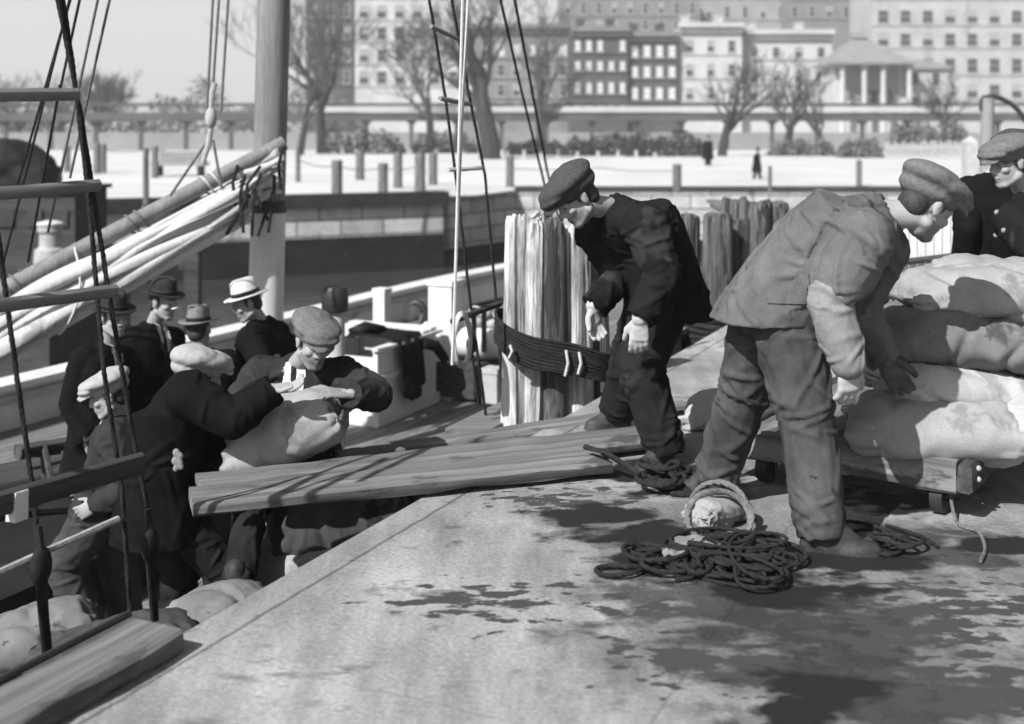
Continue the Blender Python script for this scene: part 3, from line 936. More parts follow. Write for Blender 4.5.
        v = mverts(me)
        for kn, an in ((knL, g['anL']), (knR, g['anR'])):                   # trouser legs end in a level hem over the boot
            t_ = nrm(nrm(an - kn) + V3((0, 0, -.8))); q_ = (v - an) @ t_
            k_ = (q_ > .03 * k) & (np.linalg.norm(v - an, axis=1) < .2 * k)
            v[k_] -= np.outer(q_[k_] - .03 * k, t_)
        setv(me, v)
        folds(me, [(pel + up * .1, pel), (hipL, knL), (knL, g['anL']), (hipR, knR), (knR, g['anR'])], amp * 1.0 * k, seed + 31, 1.2)
        trm = link('trousers', me, trousers, th)
        for an, to in ((g['anL'], g['toeL']), (g['anR'], g['toeR'])):
            boot(th, an, to, k * bootk)
    for i, gm in enumerate(gloves):
        if gm:
            m = MB(); wr, d, pn, sgn = hd[i]
            hand(m, wr, d, pn, k, curl[i], sgn, .004)
            el = (elL, elR)[i]
            m.limb([wr + nrm(el - wr) * .06 * k, wr], [.052 * k, .04 * k], 14)
            me = vox(m, .0055, 2, 'glove'); v = mverts(me)
            setv(me, v + mnorms(me) * (.0022 * wob(v, 110, 4))[:, None])
            link('glove', me, gm, th)
    return th, dict(jacket=jk, trousers=trm, hipL=hipL, hipR=hipR, knL=knL, knR=knR, elL=elL, elR=elR, hands=hd)
# ---------------------------------------------------------------- ground, water, quay
PL = -0.7                                             # level of the quay across the basin
WZ = -3.2
def flat(name, poly, z, m, thick=0.0):
    mb = MB()
    v = [V3((x, y, z)) for x, y in poly]
    mb.add(v, [tuple(range(len(v)))])
    if thick:
        n = len(v)
        mb.add(v + [p - V3((0, 0, thick)) for p in v], [(i, i + n, (i + 1) % n + n, (i + 1) % n) for i in range(n)])
    return struct(obj(name, mb, m, smooth=False, W=Matrix.Identity(4)))

flat('water', [(-1500, -300), (1500, -300), (1500, 1500), (-1500, 1500)], WZ, 'water')
q = lambda a: (a[0], a[1])
# pier: edge n = 2.56, surface to the right
EDGE = 2.56
mb = MB()
e0, e1 = un(-8, EDGE, 0), un(44.4, EDGE, 0)
pts = [q(e0), q(e1), (40, e1[1]), (40, -10), (0, -12)]
v = [V3((x, y, 0)) for x, y in pts]
n = len(v)
mb.add(v, [tuple(range(n))[::-1]])
mb.add([p - V3((0, 0, .34)) for p in v] + v, [(i, (i + 1) % n, (i + 1) % n + n, i + n) for i in range(n)])
struct(obj('pier', mb, 'pier', smooth=False, W=Matrix.Identity(4)))
mb = MB()
mb.box(un(18, EDGE - .35, -1.85), (.3, 56, 3.0), np.array(BOATROT.to_3x3()))
struct(obj('pier_bulkhead', mb, 'timberd', smooth=False))
# far quay, a sheet that runs to the horizon
Y0 = 46.0
QA, QB = V3((-2.4, 41.8, 0)), V3((-2.4 - .906 * 14, 41.8 - .42 * 14, 0))
QC = QB + (QB - QA) * 2.0
poly = [q(QC), q(QB), q(QA), (-1.3, 42.3), (.2, Y0), (60, Y0), (1400, Y0), (1400, 1500), (-1400, 1500), (-1400, QC[1])]
flat('plaza', poly, PL, 'plaza')

def quay_wall(p0, p1, label, dark_from, cap=True):
    p0, p1 = V3(p0), V3(p1)
    L = np.linalg.norm(p1 - p0); d = nrm(p1 - p0); nn = V3((d[1], -d[0], 0))
    if np.dot(nn, V3((0, -1, 0))) < 0:
        nn = -nn
    ang = math.atan2(d[1], d[0])
    W = Matrix.Translation(Vector((p0 + p1) / 2 + V3((0, 0, WZ - .3)))) @ Matrix.Rotation(ang, 4, 'Z')
    t = thing('quay_wall', W.translation, label, 'wall', rz=ang)
    side = -1 if np.dot(nn, V3((-d[1], d[0], 0))) < 0 else 1
    mb = MB(); mb.box((0, -side * .3, (dark_from + PL) / 2 - WZ + .3 - .001), (L, .6, PL - dark_from - .01))
    obj('stone_courses', mb, 'stone', t, W, smooth=False, local=True)
    mb = MB(); mb.box((0, -side * .3 + side * .03, (dark_from - WZ + .3) / 2), (L, .66, dark_from - WZ + .3))
    obj('tide_band', mb, 'stonewet', t, W, smooth=False, local=True)
    if cap:
        mb = MB(); mb.box((0, -side * .15, PL - WZ + .3 - .07), (L + .3, .72, .46))
        obj('timber_cap', mb, 'capwood', t, W, smooth=False, local=True)
    return t
quay_wall(QA, QB + (QB - QA) * .6, 'near quay wall of stone courses under a dark timber cap, stained black below', -2.0)
quay_wall((.2, Y0, 0), (-2.4, 42.1, 0), 'short return of the stone quay wall at its corner beside the rigging', -2.6, cap=False)
quay_wall((0.2, Y0, 0), (60, Y0, 0), 'long pale stone wall of the far quay across the basin', -2.6, cap=False)
mb = MB(); mb.box(((60 + .2) / 2, Y0 + .1, PL + .06), (60, .35, .16))
tag(obj('kerb_beam', mb, 'timberd', smooth=False), 'thin dark timber kerb running along the edge of the far quay', 'kerb')
# short post at the waterline of the near quay
mb = MB(); mb.box(at(193, 290, 25.5), (.3, .3, 2.2))
tag(obj('fender_post', mb, 'timberd', smooth=False), 'dark upright fender post against the near quay wall behind the hats', 'post')

# bollards and chain posts on the quay
BG = 'wooden mooring posts along the quay edge'
def bollard(px, ytop, ybot, wpx, label):
    p = onz(px, ybot, PL)
    s = FPX / p[1]
    h = (ybot - ytop) / s; r = wpx / s / 2
    mb = MB()
    th = np.linspace(0, 2 * math.pi, 12, endpoint=False)
    mb.loft([p + np.stack([r * k * np.cos(th), r * k * np.sin(th), 0 * th + z * h], 1) for k, z in ((1.06, 0), (1, .1), (.97, .85), (1.02, .95), (.85, 1.0))])
    return tag(obj('bollard', mb, 'bollard'), label, 'bollard', BG)
for a in ((67, 146, 172, 7, 'slim mooring post left of the crossed shrouds'), (97, 143, 174, 7, 'mooring post just right of the crossed shrouds'),
          (103, 144, 173, 7, 'post paired close with the one beside the crossed shrouds'),
          (146, 148, 205, 6, 'tall thin dark post left of the low bench'), (155, 146, 178, 7, 'shorter post behind the tall thin post near the bench'),
          (298, 148, 182, 5, 'thin post just right of the mast'), (337, 160, 197, 11, 'thick mooring post with a sunlit side, right of the mast, nearest of the row'),
          (360, 151, 180, 9, 'mooring post standing behind the thick one right of the mast'), (383, 163, 195, 10, 'mooring post at the middle of the row above the dark cap timber'),
          (398, 152, 188, 9, 'dark mooring post touching the middle one of the row'), (420, 153, 191, 11, 'mooring post left of the rope ladder with a sunlit left side'),
          (433, 153, 185, 9, 'mooring post at the right end of the row beside the rope ladder'),
          (510, 156, 187, 8, 'lone mooring post left of the cap of the man by the piles'), (677, 164, 193, 9, 'lone mooring post above the back of the man by the piles'),
          (770, 166, 193, 4, 'thin stake on the quay between the walking figure and the bent man'), (859, 160, 186, 6, 'thin stake above the back of the bent man')):
    bollard(*a)
# chain railing between posts on the left
def rail_line(name, pts, r, m, label, cat, sag=.0):
    mb = MB()
    P = []
    for a, b in zip(pts[:-1], pts[1:]):
        for t in np.linspace(0, 1, 8, endpoint=False):
            P.append(V3(a) * (1 - t) + V3(b) * t - V3((0, 0, sag * 4 * t * (1 - t))))
    P.append(V3(pts[-1]))
    mb.tube(P, r, 6)
    return tag(obj(name, mb, m), label, cat)
rail_line('chain', [at(103, 150, 72), at(146, 150, 72), at(165, 150, 72)], .03, 'iron', 'thin chain railing strung between posts left of the bench', 'chain', .1)
rail_line('chain', [at(298, 160, 52), at(337, 166, 51), at(383, 168, 50), at(420, 165, 50)], .022, 'iron', 'thin chain strung along the mooring posts right of the mast', 'chain', .12)
rail_line('chain', [at(510, 168, 62), at(600, 168, 62), at(677, 170, 62)], .022, 'iron', 'thin chain between lone posts behind the man by the piles', 'chain', .1)
for i, px in enumerate((507, 524, 541, 558, 577, 598, 618, 636, 655)):
    p = onz(px, 158 + 1.5 * (i % 3), PL); h_ = .55 + .12 * (i % 2); mb = MB(); mb.box(p + V3((0, 0, h_ / 2)), (.22, .22, h_)); mb.box(p + V3((0, 0, h_ + .03)), (.28, .28, .06))
    tag(obj('pale_stake', mb, 'palewall', smooth=False), 'short pale stake, one of a row before the dark hedge clumps', 'stake', 'pale stakes before the hedge')
# low bench
b0 = onz(180, 176, PL)
t = thing('bench', b0, 'low grey bench or box on the far quay, left of the mast', 'bench')
mb = MB(); mb.box(b0 + V3((0, 0, .62)), (2.6, 1.2, .2)); mb.box(b0 + V3((0, .5, .95)), (2.3, .14, .55)); obj('seat', mb, 'greywall', t)
for s in (-1, 1):
    mb = MB(); mb.box(b0 + V3((s * 1.05, 0, .26)), (.14, 1.0, .52)); obj('leg', mb, 'timberd', t)
# dark lighter moored at the left with a tarpaulin over its cabin
YB = 24.0
X0_, X1_ = at(-70, 0, YB)[0], at(74, 0, YB)[0]
zc = at(0, 190, YB)[2]; zd = at(0, 262, YB - 1)[2]
t = thing('moored_barge', ((X0_ + X1_) / 2, YB + 1, WZ), 'dark barge with a low cabin moored at the left edge beyond the shrouds', 'boat')
mb = MB()
hullp = [(X0_ - 1, YB - 1.8), (X1_ + .2, YB - 1.8), (X1_ + .9, YB + .4), (X1_ + .3, YB + 2.6), (X0_ - 1, YB + 2.6)]
mb.loft([np.array([(x, y, WZ - .4) for x, y in hullp]), np.array([(x, y, zd) for x, y in hullp])]); obj('hull', mb, 'timberd', t, smooth=False)
mb = MB(); mb.box(((X0_ + X1_) / 2, YB + 1, (zc + zd) / 2), (X1_ - X0_, 1.9, zc - zd)); mb.box(((X0_ + X1_) / 2, YB + 1, zc), (X1_ - X0_ + .16, 2.1, .08)); cab = obj('cabin', mb, 'timberd', t, smooth=False)
for px in (6, 34, 60):
    mb = MB(); mb.box((at(px, 0, YB)[0], YB + .03, (zc + zd) / 2 + .1), (.3, .05, .35)); obj('window', mb, 'glass', cab, smooth=False)
p = at(12, 190, YB + .9); p[2] = zc + .04
mb = MB()
mb.ball(p + V3((-.2, .1, .45)), (.95, .7, .55)); mb.ball(p + V3((.4, .1, .35)), (.5, .55, .42)); mb.ball(p + V3((-.7, .0, .5)), (.6, .6, .5)); mb.box(p + V3((-.1, .05, .2)), (1.9, 1.1, .4))
me = vox(mb, .04, 3, 'tarpaulin'); v = mverts(me); setv(me, v + mnorms(me) * (.05 * wob(v, 5, 3) + .025 * wob(v, 13, 5))[:, None])
tag(link('tarpaulin_heap', me, 'tarp'), 'dark tarpaulin heaped on the cabin roof at the left edge', 'tarpaulin')
p = at(50, 246, YB - 1.1); p[2] = zd
t = thing('ship_ventilator', p, 'pale round-topped ventilator on the dark barge at the left', 'ventilator')
mb = MB(); th = np.linspace(0, 2 * math.pi, 16, endpoint=False)
mb.loft([p + np.stack([r * np.cos(th), r * np.sin(th), 0 * th + z], 1) for r, z in ((.3, 0), (.28, .25), (.2, .3), (.19, .55), (.23, .6), (.22, .72))]); obj('drum', mb, 'creamwall', t)
mb = MB(); mb.loft([p + np.stack([r * np.cos(th), r * np.sin(th), 0 * th + z], 1) for r, z in ((.25, .72), (.25, .76), (.1, .8))]); obj('cover', mb, 'whitepaint', t)

# ---------------------------------------------------------------- background: viaduct, buildings, trees
def rng(i):
    return np.random.RandomState(i)

# elevated roadway
YV = 140.0
s = YV / FPX
t = thing('viaduct', (0, YV, PL), 'long low elevated viaduct with a dark deck running across behind the trees', 'viaduct')
z = lambda py, Y=YV: CAMZ - (py - HY) / FPX * Y
mb = MB(); mb.box((-2, YV, (z(113) + z(121)) / 2), (150, 5, z(113) - z(121))); obj('deck', mb, 'steel', t, smooth=False)
mb = MB(); mb.box((14, YV - 2.6, (z(107) + z(112.5)) / 2), (75, .3, z(107) - z(112.5))); obj('parapet', mb, 'steelp', t, smooth=False)
mb = MB(); mb.box((-2, YV + .5, (z(103) + z(106)) / 2), (150, 3, z(104) - z(106.5))); obj('upper_rail', mb, 'steel', t, smooth=False)
colm = None
for i, x in enumerate(np.arange(-74, 60, 5.2)):
    mb = MB(); mb.box((x, YV - 1.6, (z(121) + PL) / 2), (.42, .5, z(121) - PL - .02)); mb.box((x, YV - 1.6, z(121) - .15), (1.0, .7, .3))
    obj('column', mb, 'steel', t, smooth=False)
# a low wall with pale hoardings behind the columns
mb = MB(); mb.box((-2, YV + 9, PL + 1.0), (190, .4, 2.0)); 
tag(obj('garden_wall', mb, 'greywall', smooth=False), 'low grey wall running behind the columns of the viaduct', 'wall')

WIN = {}
def window_mesh(w_, h_, kind):
    key = (round(w_, 2), round(h_, 2), kind)
    if key in WIN:
        return WIN[key]
    mb = MB()
    f = .12
    for sx in (-1, 1):
        mb.box((sx * (w_ / 2 - f / 2), -.06, h_ / 2), (f, .12, h_), mi=0)
    mb.box((0, -.06, h_ - f / 2), (w_ - 2 * f, .118, f), mi=0)
    mb.box((0, -.06, h_ * .5), (w_ - 2 * f, .1, .08), mi=0)
    mb.box((0, -.14, -.09), (w_ + .3, .3, .18), mi=0)
    mb.box((0, -.02, h_ * .26), (w_ - 2 * f, .03, h_ * .44), mi=1)
    mb.box((0, -.02, h_ * .73), (w_ - 2 * f, .03, h_ * .4), mi=2)
    me = mb.mesh('window')
    names = {'dark': ('creamwall', 'glass', 'glass'), 'pale': ('creamwall', 'blind', 'blind'), 'half': ('creamwall', 'glass', 'glasslit'), 'white': ('palewall', 'glass', 'glasslit')}[kind]
    for n_ in names:
        me.materials.append(M[n_])
    WIN[key] = me
    return me

def building(label, x0, x1, ytop, Y, wall, rows, cols, kinds, wfrac=.42, hfrac=.52, depth=14, cornice=True, zbase=PL, firstrow=None, name='building', seed=1,
             skip=0.0, rowy=None, category='building', roof=None):
    rs = rng(seed)
    X0, X1 = (x0 - CX) / FPX * Y, (x1 - CX) / FPX * Y
    zt = CAMZ - (ytop - HY) / FPX * Y
    c = ((X0 + X1) / 2, Y + depth / 2, zbase)
    t = thing(name, c, label, category)
    mb = MB(); mb.box((c[0], c[1], (zt + zbase) / 2), (X1 - X0, depth, zt - zbase)); obj('wall', mb, wall, t, smooth=False)
    if cornice:
        mb = MB(); mb.box((c[0], Y - .3, zt + .25), (X1 - X0 + .3, 1.6, .7)); mb.box((c[0], Y - .15, zt - .5), (X1 - X0 + .1, .9, .5))
        obj('cornice', mb, roof or wall, t, smooth=False)
        mb = MB(); mb.box((c[0], c[1], zt + .08), (X1 - X0 - .4, depth - .5, .16)); obj('roof', mb, 'slate', t, smooth=False)
    if rowy is not None:
        mb = MB()
        for (a_, b_) in rowy:
            zb_ = CAMZ - (b_ + 2.2 - HY) / FPX * Y
            if zb_ > zbase + 1:
                mb.box((c[0], Y - .08, zb_), (X1 - X0 + .04, .2, .28))
        obj('belt_course', mb, wall, t, smooth=False)
    # chimneys on the roof
    for kx in range(2):
        mb = MB(); xx = X0 + (X1 - X0) * (.2 + .55 * kx); mb.box((xx, c[1], zt + 1.0), (1.2, 1.6, 2.2)); mb.box((xx, c[1], zt + 2.2), (1.4, 1.8, .2))
        obj('chimney', mb, wall, t, smooth=False)
    bw_ = (X1 - X0) / cols
    if rowy is None:
        rowh = (zt - zbase - 1.0) / rows
        zs = [(zbase + .8 + rowh * i, rowh * hfrac) for i in range(rows)]
    else:
        zs = [(CAMZ - (b - HY) / FPX * Y, (b - a) / FPX * Y) for a, b in rowy]
    for (zz, hh) in zs:
        if zz < zbase + .3:
            continue
        for i in range(cols):
            if rs.rand() < skip:
                continue
            kd = kinds[rs.randint(len(kinds))]
            o = bpy.data.objects.new('window', window_mesh(bw_ * wfrac, hh, kd))
            COL.objects.link(o); o.parent = t
            o.matrix_local = WM[t.name].inverted() @ Matrix.Translation((X0 + bw_ * (i + .5), Y - .004, zz))
    return t

building('tall pale apartment house behind the bare trees right of the mast', 355, 462, -60, 195, 'palewall', 8, 6, ['dark', 'half', 'white'], seed=3, rowy=[(5 - 22 * k + 66, 18 - 22 * k + 66) for k in range(6)], wfrac=.55)
building('grey tower block directly right of the mast, half hidden by trees', 306, 355, -70, 205, 'brickd', 8, 3, ['dark', 'half'], seed=4, rowy=[(70 - 22 * k, 83 - 22 * k) for k in range(5)])
building('mid-grey row house behind the big bare tree, left of the dark brick houses', 462, 571, 28, 185, 'brickm', 4, 7, ['pale', 'half', 'dark'], seed=5, rowy=[(44, 56), (64, 76), (84, 96), (102, 108)], wfrac=.5)
building('dark brick house with five columns of bright windows', 572, 628, 31, 172, 'brickd', 4, 5, ['pale'], seed=6, rowy=[(40, 51), (61, 70), (82, 93), (104, 110)], wfrac=.52, skip=.08, roof='brickm')
building('dark brick house with four columns of bright windows beside the white houses', 628.2, 678, 36, 173, 'brickd', 4, 4, ['pale'], seed=7, rowy=[(45, 57), (66, 77), (87, 99)], wfrac=.58, roof='brickm')
building('white house with sparse dark windows right of the dark brick pair', 679, 742, 27, 174, 'palewall', 4, 3, ['dark', 'half', 'white'], seed=8, rowy=[(40, 52), (64, 76), (88, 99)], wfrac=.36)
building('lower white house between the taller white one and the pavilion', 742.3, 832, 34, 176, 'palewall', 4, 4, ['dark', 'half', 'white'], seed=9, rowy=[(47, 57), (70, 82), (93, 102)], wfrac=.34)
building('large pale hotel block with rows of tall windows at the right', 872, 1050, -22, 215, 'creamwall', 6, 8, ['dark', 'half', 'dark'], seed=10,
         rowy=[(8 - 21, 18 - 21), (10, 23), (33, 46), (58, 73), (84, 98)], wfrac=.5)
building('grey block rising behind the dark brick houses', 560, 700, -8, 250, 'brickm', 3, 9, ['half', 'dark'], seed=11, rowy=[(2, 14), (20, 30)], wfrac=.35)
building('taller grey block rising behind the white houses', 700, 790, -30, 260, 'greywall', 3, 5, ['dark', 'half'], seed=12, rowy=[(-16, -4), (6, 18)], wfrac=.3)
building('brown-grey block seen over the pavilion roof', 786, 872, -20, 255, 'brickm', 3, 5, ['half', 'dark'], seed=13, rowy=[(-12, -2), (6, 17)], wfrac=.35)

# pavilion with a hipped roof and a columned porch
Y = 160.0
def zz(py): return CAMZ - (py - HY) / FPX * Y
X = lambda px: (px + 7 - CX) / FPX * Y
t = thing('pavilion', (X(868), Y + 5, PL), 'pale pavilion with a broad hipped roof and columned porch', 'pavilion')
mb = MB(); mb.box(((X(832) + X(905)) / 2, Y + 6, (zz(64) + PL) / 2), (X(905) - X(832), 7, zz(64) - PL)); obj('wall', mb, 'palewall', t, smooth=False)
mb = MB()
ex0, ex1, ez, rz_ = X(826), X(906), zz(62), zz(35)
yf, yb = Y - 1.2, Y + 10.5
ap0, ap1 = (X(856), Y + 4.6, rz_), (X(868), Y + 4.6, rz_)
mb.add([(ex0, yf, ez), (ex1, yf, ez), (ex1, yb, ez), (ex0, yb, ez), ap0, ap1, (ex0, yf, ez - .35), (ex1, yf, ez - .35), (ex1, yb, ez - .35), (ex0, yb, ez - .35)],
       [(0, 1, 5, 4), (1, 2, 5), (2, 3, 4, 5), (3, 0, 4), (0, 6, 7, 1), (1, 7, 8, 2), (2, 8, 9, 3), (3, 9, 6, 0), (6, 9, 8, 7)])
rf = obj('roof', mb, 'slate', t, smooth=False)
mb = MB(); mb.box(((ap0[0] + ap1[0]) / 2, Y + 4.6, rz_ + .3), (2.2, 1.4, .8)); obj('lantern', mb, 'greywall', rf, smooth=False)
for px in (835, 857, 876, 902):
    mb = MB(); mb.tube([(X(px), Y - .2, PL + .4), (X(px), Y - .2, ez - .4)], [.42, .34], 12); mb.box((X(px), Y - .2, ez - .6), (1.0, 1.0, .3)); mb.box((X(px), Y - .2, PL + .3), (1.1, 1.1, .6)); obj('column', mb, 'palewall', t)
mb = MB(); mb.box((X(868), Y + 2.3, zz(82)), (X(900) - X(843), .2, zz(66) - zz(98))); obj('porch_opening', mb, 'greywall', t, smooth=False)
for px in (862, 872, 886):
    mb = MB(); mb.box((X(px), Y + 2.15, zz(98)), (1.0, .2, 2.0)); obj('window', mb, 'glass', t, smooth=False)
mb = MB(); mb.box((X(928), Y + 6, (zz(68) + PL) / 2), (X(951) - X(905), 8, zz(68) - PL)); obj('wing', mb, 'creamwall', t, smooth=False)
mb = MB(); a, b = X(903), X(953)
mb.add([(a, Y + 1.5, zz(68)), (b, Y + 1.5, zz(68)), (b, Y + 10.5, zz(68)), (a, Y + 10.5, zz(68)), (a + 1, Y + 6, zz(57)), (b - 2.0, Y + 6, zz(57))], [(0, 1, 5, 4), (1, 2, 5), (2, 3, 4, 5), (3, 0, 4), (3, 2, 1, 0)])
obj('wing_roof', mb, 'slate', t, smooth=False)
for px in (913, 934):
    for py in (78, 104):
        mb = MB(); mb.box((X(px), Y + 1.98, zz(py)), (.9, .2, 1.5)); obj('window', mb, 'glass', t, smooth=False)

# bare trees
def tree(px, ybase, ytop, Y, label, seed, spread=1.0, wpx=8, dense=1.0, lean=0.0, cat='tree', group='bare trees along the waterfront', levels=5):
    rs = rng(seed)
    p = at(px, ybase, Y); p[2] = PL
    H = (at(px, ytop, Y)[2] - PL)
    t = thing('bare_tree', p, label, cat, group)
    tr, cr = MB(), MB()
    r0 = wpx / FPX * Y / 2
    def grow(base, d, L, r, lv):
        n_ = 4
        pts = [base]; cur = V3(d)
        for i in range(n_):
            cur = nrm(cur + rs.normal(0, .13, 3) + V3((0, 0, .06)))
            pts.append(pts[-1] + cur * L / n_)
        rad = np.linspace(r, r * .62, n_ + 1)
        (tr if lv == 0 else cr).tube(pts, rad, 8 if lv < 2 else (5 if lv < 3 else 3), cap=lv < 2)
        if lv >= levels:
            return
        nb = int((2.6 if lv > 2 else 3 if lv else 5) * dense + rs.rand())
        for j in range(nb):
            f = (rs.uniform(.45, 1.0) if lv else rs.uniform(.5, 1.0))
            if j == 0:
                f = 1.0
            i = min(int(f * n_), n_ - 1); b = pts[i] + (pts[i + 1] - pts[i]) * (f * n_ - i)
            az = rs.uniform(0, 6.28)
            side = nrm(V3((math.cos(az), math.sin(az), rs.uniform(-.2, .5))))
            ang = rs.uniform(.35, .9) * spread if j else rs.uniform(0, .35)
            nd = nrm(cur * math.cos(ang) + side * math.sin(ang))
            grow(b, nd, L * rs.uniform(.58, .82), max(np.interp(f, [0, 1], [r, r * .62]) * rs.uniform(.5, .72), .02 * Y / 100), lv + 1)
    grow(p, nrm(V3((lean, 0, 1))), H * .34, r0, 0)
    obj('trunk', tr, 'bark', t)
    obj('crown', cr, 'twig', t)
    return t
tree(490, 152, -45, 95, 'big bare tree with a thick trunk behind the rope ladder', 21, 1.0, 22, 1.2)
tree(322, 140, -40, 120, 'tall bare tree with dense twigs just right of the mast', 22, .8, 11, 1.2)
tree(300, 142, -20, 110, 'slender bare tree close beside the right edge of the mast', 27, .7, 8, 1.15)
tree(722, 150, 40, 105, 'bare tree with an open crown in front of the white houses', 23, 1.0, 10, 1.15)
tree(786, 150, 52, 112, 'rounder bare tree left of the pavilion', 24, 1.1, 10, 1.15)
tree(430, 140, -10, 130, 'thin bare tree in front of the pale apartment house', 25, .9, 9, 1.3)
tree(540, 140, -5, 135, 'bare tree with fine twigs in front of the mid-grey row house', 28, 1.0, 10, 1.15)
tree(824, 148, 78, 108, 'small dark bare tree beside the left end of the pavilion', 29, .7, 7, 1.0)
tree(100, 138, 55, 170, 'dense bare tree rising behind the left shrouds', 30, .9, 10, 1.4)
tree(20, 138, 62, 175, 'broad bare tree at the left edge of the picture', 31, 1.2, 8, 1.2)
tree(60, 138, 72, 180, 'low bare tree between the two taller ones at the left', 32, 1.2, 7, 1.2)
tree(945, 148, 70, 118, 'bare tree in front of the hotel beside the curved lamp arm', 33, 1.0, 8, 1.15)

# shrubs: leaf clumps
def shrub(px0, px1, ytop, ybot, Y, label, m, seed, name='shrub', cat='shrub', group=None, leaf=.28, nn=1400):
    rs = rng(seed)
    X0, X1 = (px0 - CX) / FPX * Y, (px1 - CX) / FPX * Y
    h = CAMZ - (ytop - HY) / FPX * Y - PL
    mb = MB()
    n_ = 0
    tops = [h * rs.uniform(.65, 1.05) for _ in range(12)]
    while n_ < nn:
        x = rs.uniform(0, 1); y = rs.uniform(-1, 1); z_ = rs.uniform(0, 1)
        hh = np.interp(x * 11, range(12), tops) * math.sqrt(max(1 - abs(2 * x - 1) ** 6, 0))
        if abs(y) > 1 - z_ ** 2 * .8 or rs.rand() < .25 * (math.sin(x * 23 + seed) * math.sin(z_ * 5 + y * 4) + 1):
            continue
        c = V3((X0 + (X1 - X0) * x, Y + y * 1.5, PL + z_ * hh))
        a, b = rs.normal(size=3), rs.normal(size=3)
        a = nrm(a) * leaf * rs.uniform(.5, 1.2); b = nrm(b) * leaf * rs.uniform(.4, 1)
        mb.add([c - a, c + b * .6, c + a, c - b * .6], [(0, 1, 2, 3)])
        n_ += 1
    stem = MB()
    for i in range(10):
        x = X0 + (X1 - X0) * rs.uniform(.08, .92)
        stem.tube([(x, Y, PL), (x + rs.normal(0, .3), Y + rs.normal(0, .3), PL + h * .7)], [.06, .02], 5)
    p = ((X0 + X1) / 2, Y, PL)
    t = thing(name, p, label, cat, group)
    obj('foliage', mb, m, t, smooth=False); obj('stem', stem, 'bark', t)
    return t
HG = 'dark shrubs along the back of the quay'
shrub(560, 640, 131, 152, 108, 'dark hedge clump behind the man by the piles', 'leaf', 41, group=HG)
shrub(625, 705, 127, 153, 104, 'taller dark hedge clump left of the standing far figure', 'leaf', 42, group=HG)
shrub(505, 565, 138, 152, 110, 'low dark hedge clump right of the big bare tree', 'leaf', 43, group=HG)
shrub(840, 880, 136, 158, 100, 'low brushy clump before the pavilion', 'brush', 44, group=HG)
shrub(888, 968, 112, 156, 103, 'large dry brushy clump right of the pavilion', 'brush', 45, group=HG, nn=2200)
shrub(770, 835, 135, 152, 106, 'thin dry brush under the tree left of the pavilion', 'brush', 46, group=HG, nn=900)
shrub(318, 405, 124, 149, 116, 'dark scrub under the bare trees right of the mast', 'leaf', 47, group=HG, nn=1100)
shrub(412, 478, 128, 149, 118, 'dark scrub behind the rope ladder left of the big bare tree', 'leaf', 48, group=HG, nn=900)
# far wood along the left horizon
rs = rng(77)
mb = MB()
for i in range(9000):
    x = rs.uniform(-95, -25); hh = 7.0 + 2.5 * math.sin(x * .35) + 1.5 * math.sin(x * .9 + 1)
    c = V3((x, 190 + rs.uniform(-6, 6), PL + rs.uniform(0, 1) ** .8 * hh))
    a = nrm(rs.normal(size=3)) * rs.uniform(.25, .7); b = nrm(rs.normal(size=3)) * rs.uniform(.1, .35)
    mb.add([c - a, c + b, c + a, c - b], [(0, 1, 2, 3)])
o = obj('far_wood', mb, 'brush', smooth=False); o['kind'] = 'stuff'

# pale picket fence far right, white post, curved lamp arm
p0 = at(886, 158, 92); p1 = at(962, 158, 92)
t = thing('picket_fence', ((p0[0] + p1[0]) / 2, 92, PL), 'white picket fence across the quay behind the bent man', 'fence')
for i in range(26):
    x = p0[0] + (p1[0] - p0[0]) * i / 25
    h = 1.1 + .35 * rng(900 + i).rand()
    mb = MB(); mb.add([(x - .07, 92, PL), (x + .07, 92, PL), (x + .07, 92, PL + h), (x, 92, PL + h + .16), (x - .07, 92, PL + h), (x - .07, 92.04, PL), (x + .07, 92.04, PL), (x + .07, 92.04, PL + h), (x, 92.04, PL + h + .16), (x - .07, 92.04, PL + h)],
                      [(0, 1, 2, 3, 4), (9, 8, 7, 6, 5), (1, 6, 7, 2), (2, 7, 8, 3), (3, 8, 9, 4), (4, 9, 5, 0)])
    obj('picket', mb, 'palewall', t, smooth=False)
for zr in (.35, .95):
    mb = MB(); mb.box(((p0[0] + p1[0]) / 2, 92.09, PL + zr), (p1[0] - p0[0], .08, .12)); obj('rail', mb, 'palewall', t, smooth=False)
bx0, bx1 = at(893, 0, 9.2)[0], at(968, 0, 9.0)[0]
t = thing('board_barrier', ((bx0 + bx1) / 2, 9.1, 0), 'low barrier of pale boards with a dark rail behind the bent man, over the sacks', 'barrier')
for i in range(9):
    x = bx0 + (bx1 - bx0) * (i + .5) / 9; y_ = 9.2 - .2 * i / 9; hgt_ = 1.02 - .05 * rng(70 + i).rand()
    mb = MB(); mb.box((x, y_, .12 + hgt_ / 2 - .06), ((bx1 - bx0) / 9 * .84, .025, hgt_ - .12)); obj('board', mb, 'whitepaint', t, smooth=False)
for zz_ in (.62, .2):
    mb = MB(); mb.tube([(bx0 - .05, 9.15, zz_ - .04), (bx1 + .05, 8.95, zz_ + .06)], .025, 8); obj('rail', mb, 'timberd', t)
for x, y_ in ((bx0 + .05, 9.25), (bx1 - .05, 9.08)):
    mb = MB(); mb.box((x, y_, .5), (.07, .07, 1.0)); obj('post', mb, 'timberd', t, smooth=False)
pp = at(970, 178, 30); pp[2] = 0
